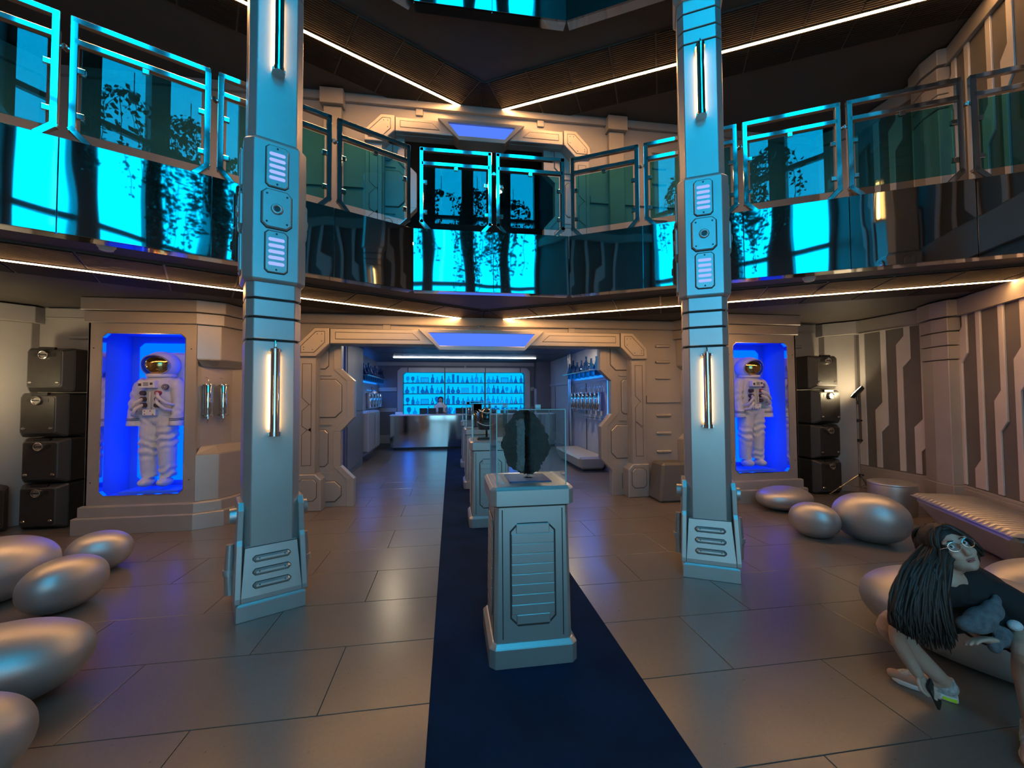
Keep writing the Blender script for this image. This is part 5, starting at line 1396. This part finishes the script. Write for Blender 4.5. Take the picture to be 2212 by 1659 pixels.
# hair: cap over the skull and long locks falling forward on one side
hc = MB(); vs = []; n, mm = 36, 18
hc.ell(hd(0, -.026, .034), (.090, .104, .100), 28, 18, HM)
hc.ell(hd(-.045, -.03, -.02), (.055, .085, .09), 18, 12, HM)
hc.ell(hd(.050, -.045, -.03), (.045, .065, .08), 18, 12, HM)
random.seed(3)
ends = []
for k in range(340):
    u = random.random(); a = random.uniform(0, 1)
    root = hd(-.015-.075*a+random.uniform(-.01, .01), -.105+.14*u, .105-.13*a-.03*(1-u))
    j = lambda r: Vector((random.uniform(-r, r), random.uniform(-r, r), random.uniform(-r, r)))
    g1 = Vector((1.835, 1.800, .80)).lerp(Vector((1.925, 1.735, .80)), u)+j(.02)
    g2 = Vector((1.665, 1.765, .655)).lerp(Vector((1.865, 1.690, .62)), u)+j(.018)
    tip = Vector((1.625, 1.745, .555)).lerp(Vector((1.865, 1.665, .47)), u)+j(.015)+Vector((0, 0, random.uniform(-.03, .05)-.07*math.sin(3.1*u)*.5))
    ctl = [root, g1, g2, tip]; P = []
    for i in range(3):
        p0 = ctl[max(i-1, 0)]; p1 = ctl[i]; p2 = ctl[i+1]; p3 = ctl[min(i+2, 3)]
        for q in range(5):
            t = q/5; P.append(.5*((2*p1)+(p2-p0)*t+(2*p0-5*p1+4*p2-p3)*t*t+(3*p1-p0-3*p2+p3)*t**3))
    P.append(tip)
    rr = [.0055+.0045*math.sin(3.14*min(1, i/12)) if i < 12 else .006*(15-i)/3+.0012 for i in range(len(P))]
    hc.tube(P, rr, 5)
for k in range(90):                                      # crown, combed over the skull
    a = random.random(); y0 = .06-.15*a; s = -1 if k % 4 else 1
    root = hd(.012+random.uniform(-.006, .006), y0, .132-.05*abs(y0+.02)/.1); mid = hd(s*.080, y0-.015, .105); tip = hd(s*(.096+random.uniform(-.006, .004)), y0-.02, -.03-.04*random.random())
    P = [root*(1-t)**2+mid*2*t*(1-t)+tip*t*t for t in [i/7 for i in range(8)]]
    hc.tube(P, [.007, .010, .011, .011, .011, .011, .010, .006], 6)
for k in range(60):                                      # back of the head
    a = random.uniform(-1, 1)
    root = hd(.05*a, -.06, .125); mid = hd(.085*a, -.145, .09); tip = hd(.085*a-.02, -.125, -.09)
    P = [root*(1-t)**2+mid*2*t*(1-t)+tip*t*t for t in [i/7 for i in range(8)]]
    hc.tube(P, [.008, .011, .012, .012, .012, .012, .010, .006], 6)
for k in range(26):                                      # far side and fringe
    a = random.uniform(0, 1)
    root = hd(.066+random.uniform(-.008, .012), -.03+.075*a, .045-.03*a); tip = root+Vector((.015+random.uniform(-.01, .02), .02*a, -.17-.07*random.random()))
    P = [root.lerp(tip, i/6)+hr*.014*math.sin(i/6*3.1) for i in range(7)]
    hc.tube(P, [.008, .011, .012, .011, .010, .007, .003], 6)
for k in range(22):
    a = k/21; x0 = -.010
    root = hd(x0+random.uniform(-.01, .01), .02+.03*a, .118-.01*a); s = -1 if k % 5 < 3 else 1
    tip = hd(s*(.074+.008*random.random()), .052-.02*random.random(), .015-.03*random.random()); mid = hd(s*.055, .070, .092)
    P = [root*(1-t)**2+mid*2*t*(1-t)+tip*t*t for t in [i/6 for i in range(7)]]
    hc.tube(P, [.010, .011, .011, .010, .009, .007, .004], 6)
obj('hair', hc, 'hair', W, smooth=True, label='long dark brown hair hanging forward over one shoulder')
# shoes
def shoe(heel, toe, label):
    h, t = Vector(heel), Vector(toe); d = (t-h); L = d.length; d.normalize(); sv = Vector((-d.y, d.x, 0))
    F = lambda a, b, c: h+d*a+sv*b+Vector((0, 0, c))
    out = [(0, -.030), (.03, -.040), (.10, -.036), (.18, -.046), (.235, -.038), (.262, -.012), (.262, .012), (.235, .038), (.18, .046), (.10, .036), (.03, .040), (0, .030)]
    k = L/.262; out = [(a*k, b) for a, b in out]
    m = MB(); m.loft(out, .0, out, .026, lambda u, v, w: F(u, v, w)); so = obj('shoe_sole', m, 'sole', W, bevel=.006)
    m = MB()
    limb(m, [F(.03*k, 0, .06), F(.085*k, 0, .06), F(.15*k, 0, .05), F(.205*k, 0, .042), F(.235*k, 0, .036)], [.038, .042, .040, .036, .026], 14)
    m.tube([F(.045*k, 0, .06), F(.05*k, 0, .105)], [.040, .040], 14)
    m.v = [(x, y, max(z, .02)) for x, y, z in m.v]
    up = voxel(obj('shoe', m, 'shoe', W, smooth=True, label=label), .006, 3)
    m = MB()
    for q in range(4): m.tube([F((.10+.025*q)*k, -.022, .085-.008*q), F((.11+.025*q)*k, 0, .093-.009*q), F((.10+.025*q)*k, .022, .085-.008*q)], .0035, 6)
    obj('laces', m, 'sole', up)
    m = MB(); m.box(.005*k, .06*k, -.042, .042, .008, .022, F); obj('heel_accent', m, 'neon', up)
shoe((2.205, 1.895, 0), (2.045, 2.105, 0), 'grey and white running shoe')
shoe((2.245, 1.632, 0), (2.03, 1.50, 0), 'grey and white running shoe')

m = MB(); F = frame((1.985, 1.845, .10), (.45, .25, .12), (-.42, .0, .85)); m.prism(octo(-.037, .037, -.075, .075, .01), -.004, .004, F)
tag(obj('phone', m, 'black', bevel=.002), 'black smartphone held low in the woman\'s right hand', 'phone')
t = thing('plush_toy', 'grey plush toy with white tip held in the woman\'s lap', 'toy', (2.06, 1.66, .50))
m = MB()
m.ell((2.05, 1.685, .555), (.085, .055, .055), 18, 12, Matrix.Rotation(R(-25), 3, 'Y')); m.ell((2.11, 1.675, .60), (.045, .04, .05), 14, 10); m.ell((2.135, 1.675, .645), (.018, .02, .032), 12, 8)
m.ell((1.985, 1.695, .535), (.04, .04, .035), 14, 10); m.ell((2.12, 1.645, .49), (.04, .035, .05), 14, 10); m.ell((2.075, 1.65, .45), (.028, .028, .035), 12, 8)
voxel(obj('plush_body', m, 'plush', t, smooth=True), .007, 3)
m = MB(); m.ell((2.175, 1.635, .545), (.030, .026, .024), 14, 10); obj('plush_tip', m, 'plush_w', t, smooth=True, label='white rounded tip')

# ------------------------------------------------------------------ person behind the bar
bx, by = -.84, 14.08
Pn = thing('person', 'person with dark hair and white t-shirt standing behind the bar counter', 'person', (bx, by, 0))
m = MB()
m.ell((bx, by-.01, 1.56), (.072, .09, .11), 16, 12); limb(m, [(bx, by, 1.50), (bx, by, 1.38)], [.05, .055])
limb(m, [(bx, by, 1.36), (bx, by, 1.15), (bx, by, .95)], [.13, .12, .14])
for s in (1, -1):
    limb(m, [(bx+.17*s, by, 1.34), (bx+.21*s, by-.02, 1.10), (bx+.12*s, by-.16, 1.16)], [.045, .036, .025])
    hand(m, (bx+.12*s, by-.16, 1.16), (-s*.4, -.7, .3), None, (0, .2, 1), .9, .3)
    limb(m, [(bx+.09*s, by, .92), (bx+.095*s, by-.01, .50), (bx+.095*s, by, .08)], [.09, .06, .04]); limb(m, [(bx+.095*s, by, .05), (bx+.10*s, by-.16, .035)], [.04, .03])
m.ell((bx, by-.10, 1.545), (.012, .02, .02), 8, 6)
voxel(obj('body', m, 'skin', Pn, smooth=True), .012, 3)
m = MB(); limb(m, [(bx, by, 1.39), (bx, by, 1.15), (bx, by, .90)], [.135, .15, .16], 16); limb(m, [(bx-.16, by, 1.355), (bx, by, 1.39), (bx+.16, by, 1.355)], [.06, .065, .06])
for s in (1, -1): limb(m, [(bx+.16*s, by, 1.35), (bx+.20*s, by-.01, 1.20)], [.065, .06])
voxel(obj('t_shirt', m, 'white', Pn, smooth=True), .014, 3)
m = MB()
for s in (1, -1): limb(m, [(bx+.085*s, by, .93), (bx+.095*s, by-.005, .5), (bx+.095*s, by, .10)], [.115, .085, .07])
voxel(obj('trousers', m, 'tee', Pn, smooth=True), .014, 3)
m = MB(); m.ell((bx, by+.02, 1.595), (.092, .095, .10), 18, 12); m.ell((bx-.05, by+.02, 1.47), (.05, .07, .14), 14, 10); m.ell((bx+.055, by+.03, 1.47), (.045, .06, .13), 14, 10)
obj('hair', m, 'hair', Pn, smooth=True)
m = MB()
for s in (1, -1): m.ell((bx+.028*s, by-.092, 1.575), (.009, .006, .007), 8, 6)
obj('eyes', m, 'iris', Pn)
m = MB(); m.box(bx-.07, bx+.09, by-.27, by-.26, 1.13, 1.33); tag(obj('menu_board', m, 'black'), 'dark tablet held up by the person behind the bar', 'tablet')
# ------------------------------------------------------------------ hanging ivy in front of the window
random.seed(5)
M['leaf'] = pmat('ivy_leaf', (0.03, 0.07, 0.03), 0.5, 0, var=.3, vscale=9)
M['stem'] = pmat('ivy_stem', (0.05, 0.04, 0.03), 0.7)
def ivy(x, y, ztop, zbot, n, spread, label):
    t = thing('hanging_ivy', label, 'plant', (x, y, ztop), 0, 'ivy hanging by the tall window')
    m = MB(); m.lathe([(.05, -.08), (.08, 0), (.085, .02), (.085, .05)], 16, (x, y, ztop)); m.cyl((x, y, ztop), (x, y, ztop+.5), .008, n=6); obj('planter', m, 'mullion', t, smooth=40)
    st, lf = MB(), MB()
    for k in range(n):
        a = random.uniform(0, 6.28); r = .15; p = Vector((x+r*math.cos(a), y+r*math.sin(a), ztop+.05)); pts = [p.copy()]
        L = random.uniform(.35, 1)*(ztop-zbot); d = Vector((math.cos(a)*spread, math.sin(a)*spread, -.05))
        seg = int(L/.09)+3
        for q in range(seg):
            d += Vector((random.uniform(-.25, .25), random.uniform(-.2, .2), -.32)); d.normalize(); p = p+d*.09; pts.append(p.copy())
            for _ in range(2):
                c = p+Vector((random.uniform(-.09, .09), random.uniform(-.07, .07), random.uniform(-.06, .06)))
                u = Vector((random.uniform(-1, 1), random.uniform(-1, 1), random.uniform(-1, .2))).normalized(); v = u.orthogonal().normalized(); s = random.uniform(.035, .065)
                w = u.cross(v)
                lf.add([c-u*s, c+v*s*.6+w*.01, c+u*s, c-v*s*.6+w*.01], [(0, 1, 2), (0, 2, 3)])
        st.tube(pts, .006, 4)
    obj('stem', st, 'stem', t, kind='stuff'); obj('foliage', lf, 'leaf', t, kind='stuff')
ivy(.25, -1.9, 7.4, 4.4, 26, .9, 'ivy hanging before the tall window, largest, near its centre')
ivy(1.25, -1.7, 7.0, 4.7, 16, .8, 'ivy hanging before the tall window, on its right as one faces the bar')
ivy(-.75, -1.8, 7.3, 5.3, 8, .7, 'ivy hanging before the tall window, on its left as one faces the bar')
